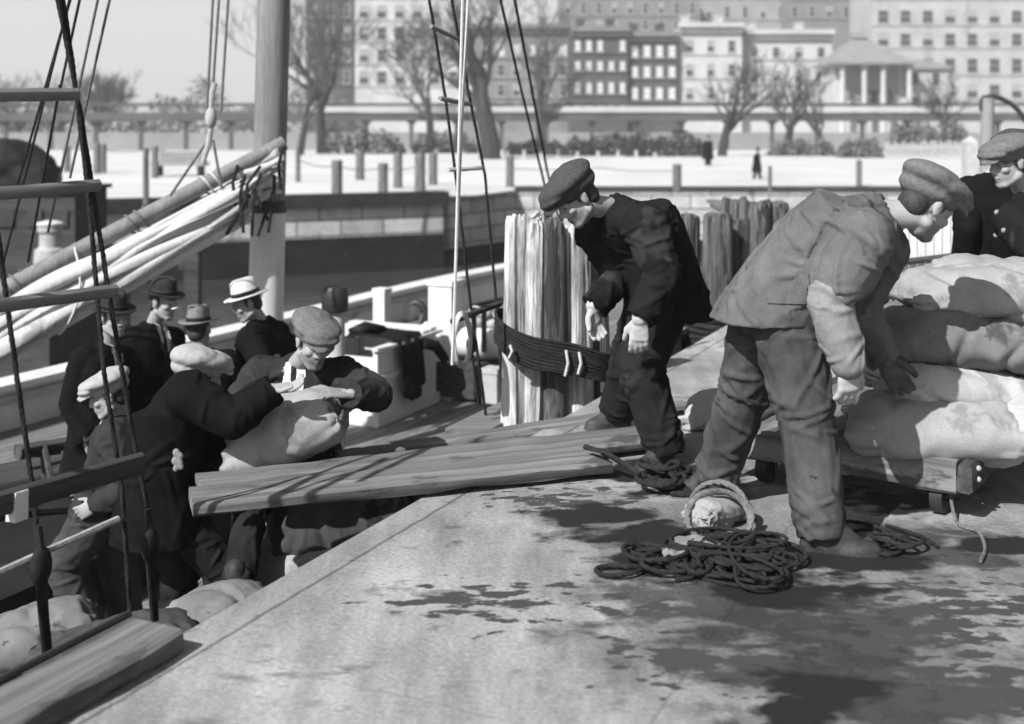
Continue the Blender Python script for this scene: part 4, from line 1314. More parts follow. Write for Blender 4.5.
mb = MB(); mb.box(pp + V3((0, 0, .65)), (.3, .3, 1.3)); mb.add([pp + V3((x, y, 1.3)) for x, y in ((-.15, -.15), (.15, -.15), (.15, .15), (-.15, .15))] + [pp + V3((0, 0, 1.45))], [(0, 1, 4), (1, 2, 4), (2, 3, 4), (3, 0, 4)])
mb.box(pp + V3((-.2, 0, .42)), (.35, .1, .12))
tag(obj('white_post', mb, 'palewall', smooth=False), 'white square post standing behind the cap of the bent man', 'post')
b = at(986, 170, 24); b[2] = 0
t = thing('lamp_post', b, 'pale post with a dark curved iron arm above the cap at the right edge', 'lamp post')
mb = MB(); mb.tube([b, at(988, 98, 24)], [.15, .12], 10); obj('pole', mb, 'greywall', t)
mb = MB(); mb.tube([at(981, 111, 24), at(981, 101, 24), at(983, 97.5, 24), at(990, 96.5, 24), at(1000, 98, 24), at(1010, 103, 24), at(1019, 111, 24), at(1026, 122, 24)], [.04, .04, .045, .05, .05, .05, .05, .05], 8); obj('curved_arm', mb, 'iron', t)

# ---------------------------------------------------------------- mooring dolphins
def pile(t, base, top, r, m, seed, name='pile'):
    rs = rng(seed)
    base, top = V3(base), V3(top)
    ax = nrm(top - base)
    x = nrm(np.cross(ax, V3((0, 1, 0)))); y = np.cross(x, ax)
    N = 60; th = np.linspace(0, 2 * math.pi, N, endpoint=False)
    prof = 1 + .04 * np.sin(3 * th + rs.uniform(0, 6)) + .03 * np.sin(5 * th + rs.uniform(0, 6)) + .02 * rs.normal(size=N)
    for _ in range(5):
        t0 = rs.uniform(0, 6.28); dd = (th - t0 + math.pi) % (2 * math.pi) - math.pi
        prof = prof - rs.uniform(.05, .14) * np.exp(-(dd / rs.uniform(.05, .1)) ** 2)
    rings = []
    K = 16
    for i in range(K + 1):
        f = i / K
        c = base * (1 - f) + top * f
        pr = prof + .03 * np.sin(2 * th + f * 5) + .008 * rs.normal(size=N)
        k = r * (1.08 - .1 * f)
        rings.append(c + (k * pr * np.cos(th))[:, None] * x + (k * pr * np.sin(th))[:, None] * y)
    top_j = (.02 * np.sin(2 * th + seed) + .008 * rs.normal(size=N))[:, None] * ax
    rings[-1] = rings[-1] + top_j
    rings.append(top + (r * .88 * prof * np.cos(th))[:, None] * x + (r * .88 * prof * np.sin(th))[:, None] * y + ax * .03 + top_j)
    rings.append(top + (r * .4 * np.cos(th))[:, None] * x + (r * .4 * np.sin(th))[:, None] * y + ax * .02)
    mb = MB(); mb.loft(rings)
    W = Matrix.Translation(Vector(base))
    return obj(name, mb, m, t, W, smooth='auto')
base = un(6.9, 2.95, -2.5)
t = thing('mooring_dolphin', base, 'cluster of tall weathered mooring piles bound with rope, beside the man with white gloves', 'piling')
piles = []
for i, (px, ytop, Yp, rpx, m, lean) in enumerate(((527, 222, 7.42, 21, 'pile', -3), (554, 226, 7.34, 11, 'piled', 0), (575, 229, 7.46, 16, 'pile', 4), (594, 240, 7.56, 12, 'piled', 7), (548, 221, 7.75, 16, 'piled', 2))):
    top = at(px, ytop, Yp); bb = at(px + lean - (px - 555) * -.14, 470, Yp); bb[2] = -2.5; bb[0] += (bb[0] - top[0]) * .5
    pile(t, bb, top, rpx / FPX * Yp, M[m], 60 + i)
    piles.append((bb, top, rpx / FPX * Yp))
# rope lashing: a band of turns round the cluster
mb = MB()
cen = at(553, 356, 7.46)
rs = rng(5)
P = []
for turn in range(11):
    for a in np.linspace(0, 2 * math.pi, 36, endpoint=False):
        zoff = .16 - .0165 * turn - .0005 * a * 3
        rx, ry = .35 + .008 * rs.rand(), .30
        ca_, sa_ = math.cos(a), math.sin(a)
        P.append(cen + V3((rx * math.copysign(abs(ca_) ** .6, ca_), ry * math.copysign(abs(sa_) ** .6, sa_), zoff - .07 * math.cos(a) - .045 * math.cos(a) - .02 * math.sin(a) ** 2 + .006 * math.sin(3 * a + turn))))
mb.tube(P, .0115, 7, lobes=3, lobe=.1, twist=.5)
for px, y0_, y1_ in ((510, 345, 358), (566, 350, 376), (579, 352, 374)):
    mb.tube([at(px, y0_, 7.13), at(px + 2, (y0_ + y1_) / 2, 7.12), at(px - 1, y1_, 7.13)], .009, 6, mi=1)
obj('rope_lashing', mb, ['darkrope', 'whiterope'], t)

base = un(10.4, 2.95, -2.5)
t = thing('mooring_dolphin', base, 'second cluster of dark weathered piles, seen between the two dock workers', 'piling')
for i, (px, ytop, Yp, rpx, m) in enumerate(((688, 218, 11.3, 12, 'piled'), (718, 218, 11.1, 15, 'piled'), (738, 222, 11.4, 12, 'piled'), (755, 204, 12.0, 16, 'piled'), (735, 202, 12.2, 14, 'piled'), (775, 206, 12.1, 14, 'piled'))):
    top = at(px, ytop, Yp); bb = V3((top[0] * .99, Yp, -2.5))
    pile(t, bb, top, rpx / FPX * Yp, M[m], 80 + i)
mb = MB()
cen = at(726, 330, 11.3); P = []
for turn in range(12):
    for a in np.linspace(0, 2 * math.pi, 30, endpoint=False):
        P.append(cen + V3((.52 * math.cos(a), .55 * math.sin(a), .28 - .05 * turn - .0018 * a * 3 + .006 * math.sin(3 * a + turn))))
mb.tube(P, .029, 7, lobes=3, lobe=.1, twist=.5)
obj('rope_lashing', mb, 'darkrope', t)
# ---------------------------------------------------------------- timbers
def axes_w(p0, p1, up=(0, 0, 1)):
    x = nrm(V3(p1) - V3(p0)); y = nrm(np.cross(V3(up), x)); zz_ = np.cross(x, y)
    c = (V3(p0) + V3(p1)) / 2
    W = Matrix(((x[0], y[0], zz_[0], c[0]), (x[1], y[1], zz_[1], c[1]), (x[2], y[2], zz_[2], c[2]), (0, 0, 0, 1)))
    return W, np.linalg.norm(V3(p1) - V3(p0))

def plank_mb(L, w_, h_, seed, wear=.006):
    """a worn timber, local x along it, top at z = 0"""
    rs = rng(seed); mb = MB(); K = max(6, int(L * 6)); rings = []
    c = .012
    for i in range(K + 1):
        x = -L / 2 + L * i / K
        e = rs.normal(0, wear, 8) * (1 if 0 < i < K else .6)
        y1, z1 = w_ / 2, 0
        rings.append(np.array([(x, -y1 + e[0], -c), (x, -y1 + c, e[1] * .5), (x, y1 - c, e[2] * .5), (x, y1 + e[3], -c),
                               (x, y1 + e[4], -h_ + c), (x, y1 - c, -h_ + e[5] * .5), (x, -y1 + c, -h_ + e[6] * .5), (x, -y1 + e[7], -h_ + c)]))
    mb.loft(rings)
    return mb

def plank(name, p0, p1, w_, h_, m, seed, parent=None, smooth='auto'):
    W, L = axes_w(p0, p1)
    return obj(name, plank_mb(L, w_, h_, seed), m, parent, W, smooth, local=True)

# stringpiece on the pier edge, lower left
tag(plank('edge_timber', un(-2, 2.56, .075), un(2.9, 2.56, .075), .2, .073, 'timber', 301), 'squared timber lying along the pier edge, lower left, ending short of the sacks', 'timber')
mb = MB(); mb.tube([un(1.6, 2.72, .06), un(2.95, 2.72, .06)], .012, 6)
tag(obj('iron_rod', mb, 'iron'), 'thin dark iron rod along the far side of the edge timber', 'rod')
# loading planks from pier to boat
tag(plank('gangplank', onz(191, 495, .08), onz(602, 455, .08), .25, .056, 'timber', 302), 'front heavy plank laid from the pier to the boat, with wet dark patches on it', 'plank')
tag(plank('gangplank', onz(200, 482, .075), onz(655, 431, .075), .3, .045, 'timber', 303), 'wide plank lying directly behind the front heavy plank', 'plank')
tag(plank('gangplank', at(340, 455, 6.05), at(690, 403, 6.9), .2, .12, 'timber', 304), 'rear narrow beam behind the planks, reaching to the foot of the piles', 'plank')
tag(plank('block_timber', onz(560, 468, .0) + V3((0, .2, .0)), onz(640, 440, .0) + V3((.1, .2, .0)), .12, .02, 'timberd', 305), 'flat dark scrap of wood under the pier end of the planks', 'plank')

# ---------------------------------------------------------------- the boat
DZ = -1.2
bt = thing('sailing_boat', un(6, 6.1, DZ), 'wooden sailing boat with white bulwarks moored along the pier', 'boat')
def near_n(u): return 3.3 if u < 13 else 3.3 + 2.8 * ((u - 13) / 9) ** 2
def far_n(u): return 9.05 if u < 14 else 9.05 - 2.95 * ((u - 14) / 8) ** 2
def strip(side, u0, u1, prof, name, m, parent, step=.6):
    """sweep a cross profile (n offset, z) along a side of the hull"""
    us = np.arange(u0, u1 + .01, step); mb = MB(); rings = []
    for u in us:
        n0 = near_n(u) if side < 0 else far_n(u)
        rise = .5 * max(0, (u - 13) / 9) ** 2
        rings.append(np.array([un(u, n0 + a * side, z_ + rise) for a, z_ in prof]))
    mb.loft(rings)
    return obj(name, mb, m, parent, smooth='auto')
FR, NR = -.75, -.2
fb = strip(1, -6, 22, [(-.06, DZ - .05), (.06, DZ - .05), (.06, FR - .06), (-.06, FR - .06)], 'bulwark', 'whitepaint', bt)
strip(1, -6, 22, [(-.17, FR - .055), (.15, FR - .055), (.15, FR), (-.17, FR)], 'cap_rail', 'whitepaint', fb)
strip(1, -6, 22, [(-.1, FR - .2), (-.063, FR - .2), (-.063, FR - .12), (-.1, FR - .12)], 'rail_molding', 'creamwall', fb)
for u in np.arange(5, 19, 1.3):
    mb = MB(); p = un(u, far_n(u) - .11, 0); mb.box(p + V3((0, 0, (DZ + FR - .2) / 2)), (.1, .1, FR - .2 - DZ), np.array(BOATROT.to_3x3())); obj('stanchion', mb, 'whitepaint', fb, smooth=False)
nb_ = strip(-1, -4, 3.5, [(-.06, DZ - .05), (.06, DZ - .05), (.06, NR - .36), (-.06, NR - .36)], 'bulwark', 'timberd', bt, .5)
strip(-1, -4, 3.5, [(-.1, NR - .355), (.1, NR - .355), (.1, NR - .3), (-.1, NR - .3)], 'cap_rail', 'timberd', nb_, .5)
nf_ = strip(-1, 6.4, 22, [(-.06, DZ - .05), (.06, DZ - .05), (.06, NR - .06), (-.06, NR - .06)], 'bulwark', 'creamwall', bt)
strip(-1, 6.4, 22, [(-.13, NR - .055), (.13, NR - .055), (.13, NR), (-.13, NR)], 'cap_rail', 'timber', nf_)
strip(-1, -6, 22, [(-.1, WZ - .4), (.05, WZ - .4), (.06, DZ - .06), (-.06, DZ - .06)], 'hull_side', 'timberd', bt)
strip(1, -6, 22, [(-.1, WZ - .4), (.05, WZ - .4), (.06, DZ - .06), (-.06, DZ - .06)], 'hull_side', 'timberd', bt)
# deck
us = list(np.arange(-6, 22.01, .7)); mb = MB()
Wd = Matrix.Translation(Vector(un(6, 6.1, DZ))) @ BOATROT
Wi = np.array(Wd.inverted())
tol = lambda p: (Wi @ np.append(p, 1))[:3]
mb.loft([np.array([tol(un(u, near_n(u), DZ)), tol(un(u, far_n(u), DZ)), tol(un(u, far_n(u), DZ - .08)), tol(un(u, near_n(u), DZ - .08))]) for u in us])
obj('deck', mb, 'deck', bt, Wd, smooth=False, local=True)

# mast
mu, mn = 0, 0
mp = at(269, 300, 10.1)
mb = MB()
mx = lambda py: at(np.interp(py, [0, 300], [274, 266]), py, 10.1)
mb.tube([mx(205), mx(100), mx(0), mx(-300), mx(-560)], [.138, .139, .138, .12, .09], 20)
mast = obj('mast', mb, 'sparwood', bt)
mb = MB(); low = mx(420); low[2] = DZ; mb.tube([low, mx(300), mx(207)], [.15, .147, .146], 20)
obj('painted_foot', mb, 'whitepaint', mast)
mb = MB(); mb.tube([mx(212), mx(200)], [.16, .158], 20); obj('mast_hoop', mb, 'iron', mast)
# gaff, boom and furled sail
g0, g1 = at(284, 143, 9.93), at(-45, 316, 8.9)
g1 = g0 + (g1 - g0) * 1.3
ga = lambda f: g0 * (1 - f) + g1 * f
mb = MB(); mb.tube([ga(f) for f in np.linspace(0, 1, 12)], [.062 + .014 * f for f in np.linspace(0, 1, 12)], 14)
gaff = obj('gaff', mb, 'sparwood', bt)
b0, b1 = at(250, 216, 9.8), at(-45, 384, 8.7)
b1 = b0 + (b1 - b0) * 1.3
bo = lambda f: b0 * (1 - f) + b1 * f
mb = MB(); mb.tube([bo(f) for f in np.linspace(0, 1, 12)], [.046 + .01 * f for f in np.linspace(0, 1, 12)], 14)
obj('boom', mb, 'whitepaint', bt)
mb = MB(); rs = rng(8); N = 64; th = np.linspace(0, 2 * math.pi, N, endpoint=False)
rings = []
axd = nrm(g1 - g0); side = nrm(np.cross(axd, V3((0, 0, 1)))); upv = np.cross(side, axd)
for i, f in enumerate(np.linspace(0.03, 1, 46)):
    a, b = ga(f), bo(f)
    c = a * .42 + b * .58; hh = np.linalg.norm(a - b) / 2 * .76; ww = .09 + .07 * f
    dv = nrm(a - b)
    wv = 1.2 * math.sin(4 * f + 1) + .6 * math.sin(9 * f)
    fold = .86 + .17 * (1 - 1.6 * np.abs(np.sin(3.5 * th + wv))) + .1 * (1 - 2 * np.abs(np.sin(6.5 * th - 1.7 * wv + 2))) + .04 * np.sin(17 * th + 2 * wv) + .05 * np.sin(5 * th + 11 * f)
    pinch = 1 - .1 * math.exp(-((f * 6 % 1) - .5) ** 2 / .01)
    rings.append(c + (ww * pinch * fold * np.sin(th))[:, None] * side + (hh * np.cos(th) * (.9 + .1 * fold))[:, None] * dv)
mb.loft(rings)
sail = obj('furled_sail', mb, 'canvas', bt, smooth=True)
# loose folds lying along the bundle
for k in range(6):
    mb = MB(); off = -.85 + 1.25 * k / 5; rings = []
    for f in np.linspace(.01, .98, 40):
        a, b = ga(f), bo(f); c = (a + b) / 2 + (a - b) / 2 * (off * .9 + .16 * math.sin(f * 6 + k * 2.1) + .06 * math.sin(f * 15 + k))
        q_ = side * (-(.085 + .075 * f) * (1 - .35 * off * off) * (1.0 + .22 * math.sin(f * 8 + k * 2)))
        if q_[1] > 0:
            q_ = -q_
        t2 = np.linspace(0, 2 * math.pi, 12, endpoint=False)
        r1 = .01 + (.022 + .02 * f) * math.sin(f * 5 + k * 1.7) ** 2
        dv = nrm(a - b)
        rings.append(c + q_ + (r1 * (1 + .15 * np.sin(3 * t2 + f * 20)) * np.cos(t2))[:, None] * side + (r1 * 1.9 * np.sin(t2))[:, None] * dv)
    mb.loft(rings); obj('fold', mb, 'canvas', sail, smooth=True)
# gasket ropes round the bundle
for i, f in enumerate((.16, .34, .5, .62, .74, .86)):
    a, b = ga(f), bo(f); c = (a + b) / 2; hh = np.linalg.norm(a - b) / 2 + .08; dv = nrm(a - b)
    mb = MB(); P = [c + side * ((.13 + .075 * f) * math.sin(q_)) + dv * (hh * math.cos(q_)) + axd * .05 * math.sin(q_ * 2 + i) for q_ in np.linspace(0, 6.9, 30)]
    if f < .4 or i % 2:
        P = [ga(f) + side * (.072 + .014 * f) * math.sin(q_) + upv * (.072 + .014 * f) * math.cos(q_) + axd * .012 * q_ for q_ in np.linspace(0, 15, 40)] + [ga(f) - upv * .2 + side * .12 * (-1 if side[1] > 0 else 1)]
    mb.tube(P, .009, 6); obj('gasket', mb, 'whiterope' if i % 2 == 0 else 'rope', sail)
# bunched ends of canvas and rope at the mast
for k in range(8):
    mb = MB(); py_ = 150 + 6.5 * k
    e0 = at(286 - rs.uniform(0, 8), py_ - 4, 9.9 - .03 * (k % 3)); e1 = at(225 + rs.uniform(-8, 8), py_ + 24 - k * 2, 9.76 - .03 * (k % 3))
    rings = []; t2 = np.linspace(0, 2 * math.pi, 14, endpoint=False)
    for f in np.linspace(0, 1, 14):
        cc_ = e0 * (1 - f) + e1 * f + V3((0, 0, .015 * math.sin(f * 7 + k)))
        r1 = (.018 + .016 * math.sin(f * 4 + k * 1.3) ** 2) * (1 - .6 * f ** 3)
        rings.append(cc_ + (r1 * (1 + .22 * np.sin(3 * t2 + f * 6 + k)) * np.cos(t2))[:, None] * V3((0, 1, 0)) + (r1 * 1.25 * (1 + .2 * np.cos(4 * t2 + k)) * np.sin(t2))[:, None] * V3((-.3, 0, 1)))
    mb.loft(rings); obj('canvas_end', mb, 'canvas' if k % 3 else 'creamwall', sail, smooth=True)
mb = MB()
for k in range(10):
    a0 = at(rs.uniform(236, 284), rs.uniform(150, 205), 9.7)
    mb.tube([a0 + V3((0, 0, .08)), a0 + V3((rs.normal(0, .05), -.06, -.06)), a0 + V3((rs.normal(0, .06), -.05, -.22 - .2 * rs.rand()))], .014, 6)
obj('rope_tail', mb, 'darkrope', sail)
# halyard block and falls
mb = MB(); bc = at(211, 118, 9.2)
mb.ball(bc, (.045, .05, .085)); mb.tube([bc + V3((0, 0, .08)), bc + V3((.01, 0, .2)), bc + V3((.03, 0, .27))], [.018, .024, .02], 8)
mb.tube([bc - V3((0, 0, .08)), bc - V3((.02, 0, .2)), bc - V3((.06, 0, .34))], [.02, .024, .018], 8)
blk = obj('tackle_block', mb, 'creamwall', bt)
for a, b in (((207, 110), (216, -60)), ((212, 100), (223, -60)), ((221, 112), (232, -60)), ((208, 140), (170, 196)), ((213, 140), (222, 190))):
    mb = MB(); mb.tube([at(*a, 9.2), at(*b, 9.2)], .011, 6); obj('fall_line', mb, 'rope', blk)

# shrouds with wooden rungs, near side
def ladder(name, lines, rungs, m='darkrope', r=.0095, sheer=None):
    """lines: lists of pixel points on the plane n; first is the part, the rest its sub-parts"""
    first = None
    for (pts, n_) in lines:
        P = [atn(px, py, n_ + k) for px, py, k in pts]
        mb = MB(); Q = []
        for a, b in zip(P[:-1], P[1:]):
            for f in np.linspace(0, 1, max(2, int(np.linalg.norm(b - a) / .012)), endpoint=False):
                Q.append(a * (1 - f) + b * f)
        Q.append(P[-1])
        mb.tube(Q, r, 7, lobes=3, lobe=.12, twist=.45)
        o = obj('shroud' if first is None else 'shroud_line', mb, m, bt if first is None else first)
        first = first or o
    for (a, b, h_, m2, n_) in rungs:
        W, L = axes_w(atn(*a, n_), atn(*b, n_))
        mb = plank_mb(L, .03, h_, 400 + int(a[1]), .002)
        obj('rung', mb, m2, first, W, local=True)
    return first
NS = 3.3
sh = ladder('shroud', [([(50, 652, 0), (40, 560, 0), (33, 490, 0), (20, 400, 0), (0, 250, 0.0), (-40, -60, .1)], NS),
                       ([(158, 600, 0), (150, 520, 0), (132, 430, 0), (110, 300, .0), (92, 185, .05), (80, 110, .08), (54, -20, .12)], NS),
                       ([(130, 610, 0), (122, 490, 0), (104, 373, 0), (88, 190, .05), (72, 60, .1), (60, -20, .12)], NS)],
            [((-60, 89), (78, 88), .045, 'timber', NS - .03), ((-60, 192), (99, 179), .045, 'timber', NS - .03), ((-60, 305), (116, 284), .05, 'timber', NS - .03),
             ((-60, 508), (142, 452), .085, 'timberd', NS - .05)])
# white mark and deadeyes
mb = MB(); W, L = axes_w(atn(11, 494, NS - .05), atn(24, 490, NS - .05)); mb.box((0, 0, -.045), (L, .044, .1)); obj('painted_band', mb, 'whitepaint', sh, W, smooth=False, local=True)
def deadeye(px, py, n_):
    c = atn(px, py, n_); mb = MB(); B = np.stack([V3((S25, C25, 0)), V3((C25, -S25, 0)), V3((0, 0, 1))], 1)
    mb.ball(c, (.045, .028, .07), B); mb.tube([c + V3((0, 0, .06)), c + V3((-.01, 0, .14))], .014, 7)
    for k in (-1, 0, 1):
        mb.tube([c + B[:, 0] * k * .018 - V3((0, 0, .05)), c + B[:, 0] * k * .014 + V3((.02, 0, -.3))], .007, 5)
    return obj('deadeye', mb, 'darkrope', sh)
deadeye(41, 566, NS - .03); deadeye(150, 545, NS - .03)
mb = MB(); mb.tube([atn(-40, 589, NS), atn(0, 572, NS), atn(60, 545, NS), atn(118, 519, NS)], .013, 7); obj('hand_rail', mb, 'timberp', bt)
sh2 = ladder('shroud', [([(487, 425, 0), (480, 370, 0), (470, 300, 0), (455, 170, .05), (445, 95, .1), (426, -20, .15)], NS + .05),
                        ([(502, 395, 0), (497, 310, 0), (485, 175, .05), (470, 100, .1), (448, -20, .15)], NS + .05)],
             [((431, 24), (461, 38), .028, 'timber', NS + .13), ((440, 96), (470, 102), .028, 'timber', NS + .1), ((448, 168), (482, 166), .024, 'timberp', NS + .06), ((452, 318), (501, 300), .04, 'timberd', NS + .02), ((484, 424), (512, 398), .05, 'timberd', NS)], r=.0095)
for px, py in ((471, 345), (498, 336)):
    c = atn(px, py, NS); mb = MB(); mb.ball(c, (.03, .025, .06)); mb.tube([c, atn(px + 8, py + 60, NS)], .008, 5); obj('deadeye', mb, 'darkrope', sh2)
for pts in ([(469, -20), (462, 120), (452, 365)], [(463, -20), (460, 100), (453, 362)]):
    mb = MB(); mb.tube([atn(px, py, 3.2) for px, py in pts], .009, 6); obj('white_halyard', mb, 'whiterope', sh2)
# hanging coil
mb = MB(); P = []
for k in range(5):
    for q_ in np.linspace(0, 2 * math.pi, 20, endpoint=False):
        P.append(atn(462 + (7 + k * .6) * math.cos(q_), 340 + (24 + k) * math.sin(q_), 3.24 + .008 * k))
mb.tube(P, .008, 6); obj('hanging_coil', mb, 'whiterope', sh2)
# other standing rigging
def stay(pts, r=.012, m='darkrope'):
    mb = MB(); mb.tube([at(*p) for p in pts], r, 6); return obj('stay', mb, m, bt)
stay([(496, -20, 9), (520, 85, 10.5), (543, 178, 11.8), (575, 330, 13.5)])
stay([(511, -20, 9), (530, 80, 10.5), (547, 170, 11.8), (585, 330, 13.5)])
for p0_, p1_ in (((114, -20), (70, 178)), ((102, -20), (48, 232)), ((84, -20), (60, 90)), ((76, -20), (16, 190)), ((72, -10), (2, 268)), ((60, 85), (28, 262))):
    stay([(p0_[0], p0_[1], 7.2), (p1_[0], p1_[1], 7.9)], .009, 'rope' if p0_[0] % 4 else 'darkrope')

# companion hatch on deck
Bx = np.array(BOATROT.to_3x3())
hc = onz(378, 427, DZ)                       # near corner
ru, rn = V3((S25, C25, 0)), V3((-C25, S25, 0))
HL, HWD, HHT = 1.15, .95, .72
hx = hc + ru * HL / 2 + rn * HWD / 2
mb = MB()
for (c, sz) in ((hc + ru * HL / 2 + rn * .03, (.05, HL, HHT)), (hc + ru * HL / 2 + rn * (HWD - .03), (.05, HL, HHT)), (hc + ru * .03 + rn * HWD / 2, (HWD - .1, .05, HHT - .08)), (hc + ru * (HL - .03) + rn * HWD / 2, (HWD - .1, .05, HHT))):
    mb.box(c + V3((0, 0, sz[2] / 2)), sz, Bx)
hatch = obj('deck_hatch', mb, 'whitepaint', bt, smooth=False)
mb = MB()
mb.box(hc + ru * HL / 2 - rn * .0 + V3((0, 0, .05)), (.05, HL + .06, .1), Bx); mb.box(hc - ru * .0 + rn * HWD / 2 + V3((0, 0, .05)), (HWD, .05, .1), Bx)
mb.box(hc + ru * HL / 2 - rn * .004 + V3((0, 0, HHT * .62)), (.04, HL + .03, .05), Bx)
mb.box(hc + ru * HL / 2 - rn * .004 + V3((0, 0, HHT + .012)), (.1, HL + .08, .03), Bx)
obj('hatch_trim', mb, 'whitepaint', hatch, smooth=False)
mb = MB()
for k in range(4):
    mb.box(hc + ru * (HL * (.5 + .14 * k)) + rn * HWD / 2 + V3((0, 0, HHT + .02 + .012 * k)), (HWD + .04, .13, .022), Bx)
obj('sliding_lid', mb, 'whitepaint', hatch, smooth=False)
mb = MB(); mb.box(hc + ru * HL / 2 + rn * HWD / 2 + V3((0, 0, .25)), (HWD - .15, HL - .15, .02), Bx); obj('hatch_floor', mb, 'iron', hatch, smooth=False)
# jacket thrown over the hatch
prof = [(.52, .05), (.3, .06), (.12, .065), (.0, .06), (-.045, .03), (-.06, -.1), (-.065, -.25), (-.075, -.4), (-.085, -.52)]
mb = MB(); rs = rng(12); rows = []
for i, f in enumerate(np.linspace(0, 1, 26)):
    row = []
    for j, (a, z_) in enumerate(prof):
        k = j / 8
        wid = .2 + .5 * f if j < 4 else .26 + (.44 - .06 * k) * f
        zz_ = z_ * (1 if j < 4 else (.85 + .25 * math.sin(f * 3.1)))
        fold = .018 * math.sin(f * 17 + k * 2) * (.4 + k)
        row.append(hc + ru * (HL * wid + .02 * math.sin(k * 9)) + rn * (a + .1 * f * (j < 3)) + V3((0, 0, HHT + zz_ + .02 * (j < 4) * math.sin(f * 9 + j))) - rn * fold)
    rows.append(row)
rows = np.array(rows)
nI, nJ = rows.shape[:2]
nrmv = -rn * .6 + V3((0, 0, .6))
v = np.concatenate([rows.reshape(-1, 3), (rows + nrmv * .022).reshape(-1, 3)]); f_ = []
ix = lambda i, j, l: l * nI * nJ + i * nJ + j
for i in range(nI - 1):
    for j in range(nJ - 1):
        f_.append((ix(i, j, 0), ix(i + 1, j, 0), ix(i + 1, j + 1, 0), ix(i, j + 1, 0))); f_.append((ix(i, j, 1), ix(i, j + 1, 1), ix(i + 1, j + 1, 1), ix(i + 1, j, 1)))
for i in range(nI - 1):
    for j in (0, nJ - 1):
        f_.append((ix(i, j, 0), ix(i, j, 1), ix(i + 1, j, 1), ix(i + 1, j, 0)))
for j in range(nJ - 1):
    for i in (0, nI - 1):
        f_.append((ix(i, j, 0), ix(i, j + 1, 0), ix(i, j + 1, 1), ix(i, j, 1)))
mb.add(v, f_)
# a sleeve and a bunched collar
sl0 = hc + ru * HL * .62 - rn * .09 + V3((0, 0, HHT * .95))
mb.tube([sl0, sl0 + ru * .2 - rn * .03 - V3((0, 0, .06)), sl0 + ru * .36 - rn * .05 - V3((0, 0, .22))], [.06, .058, .05], 10)
mb.tube([hc + ru * .3 + rn * .5 + V3((0, 0, HHT + .08)), hc + ru * .42 + rn * .4 + V3((0, 0, HHT + .13)), hc + ru * .6 + rn * .3 + V3((0, 0, HHT + .08))], [.05, .06, .05], 10)
tag(obj('draped_jacket', mb, 'darkcoat2', smooth=True), 'dark jacket thrown over the white deck hatch', 'jacket')
# stovepipe, bitt, windlass
sp_ = at(337, 445, 10.2); sp_[2] = DZ
mb = MB(); mb.tube([sp_, at(337, 309, 10.2)], .068, 16); stv = obj('stovepipe', mb, 'creamwall', bt)
mb = MB(); tp = at(335, 309, 10.2); th = np.linspace(0, 2 * math.pi, 20, endpoint=False)
mb.loft([tp + np.stack([r * np.cos(th), r * np.sin(th), 0 * th + z_], 1) for r, z_ in ((.1, -.02), (.115, 0), (.115, .16), (.1, .19), (.05, .2))]); obj('pipe_cap', mb, 'iron', stv)
def post(px, py0, py1, Y, wpx, m, name='bitt'):
    a = at(px, py0, Y); mb = MB(); w_ = wpx / FPX * Y
    mb.box((a + at(px, py1, Y)) / 2, (w_, w_, a[2] - at(px, py1, Y)[2]), Bx); mb.box(a + V3((0, 0, .02)), (w_ * 1.12, w_ * 1.12, .05), Bx)
    return obj(name, mb, m, bt, smooth=False)
post(382, 292, 345, 13.8, 13, 'whitepaint')
post(446, 284, 398, 12.6, 26, 'whitepaint', 'windlass_bitt')
post(493, 372, 402, 11.4, 16, 'creamwall')
wl = at(466, 342, 12.6)
mb = MB(); mb.tube([wl - rn * .75, wl - rn * .3, wl + rn * .3, wl + rn * .55], [.1, .16, .17, .12], 18)
for s in (-.55, .1, .45):
    mb.tube([wl + rn * s - rn * .02, wl + rn * s + rn * .02], .19, 18)
wnd = obj('windlass_barrel', mb, 'whitepaint', bt)
mb = MB(); mb.box(wl + V3((0, 0, -.36)), (1.0, .5, .35), Bx); obj('windlass_bed', mb, 'timberd', wnd, smooth=False)
mb = MB()
for dx, dz in ((.12, .22), (.2, .3), (.28, .2), (.1, .34)):
    mb.ball(wl + V3((dx, -.05, dz)), (.07, .06, .05))
mb.tube([wl + V3((.05, 0, .2)), wl + V3((.35, 0, .28))], .04, 10); obj('pawl_gear', mb, 'creamwall', wnd)
for px in (474, 484):
    post(px, 312, 352, 12.2, 4, 'timberd', 'rail_pin')
# near-black covered box, added to stand in for shade on the deck
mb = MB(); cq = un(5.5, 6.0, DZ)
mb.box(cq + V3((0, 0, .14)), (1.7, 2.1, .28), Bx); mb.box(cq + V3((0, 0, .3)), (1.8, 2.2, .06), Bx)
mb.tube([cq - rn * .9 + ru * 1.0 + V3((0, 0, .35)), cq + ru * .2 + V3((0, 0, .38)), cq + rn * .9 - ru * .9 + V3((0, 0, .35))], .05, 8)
obj('shade_box', mb, 'tarp', bt, smooth=False)
# anchor on deck
ac = at(420, 325, 12.8)
t = thing('anchor', ac + V3((0, 0, -.3)), 'black iron anchor with a curved fluke leaning between hatch and windlass', 'anchor')
mb = MB(); mb.tube([at(*p, 12.8) for p in ((409, 305), (415, 302), (421, 305), (425, 313), (427, 325), (422, 322))], [.012, .035, .045, .05, .03, .012], 8); obj('fluke', mb, 'iron', t)
mb = MB(); mb.tube([at(424, 312, 12.8), at(419, 328, 12.75), at(411, 352, 12.7)], [.035, .03, .03], 8)
for q_ in [np.linspace(0, 2 * math.pi, 14)]:
    mb.tube([at(411 + 6 * math.cos(x), 334 + 8 * math.sin(x), 12.65) for x in q_], .016, 6)
obj('shank', mb, 'iron', t)
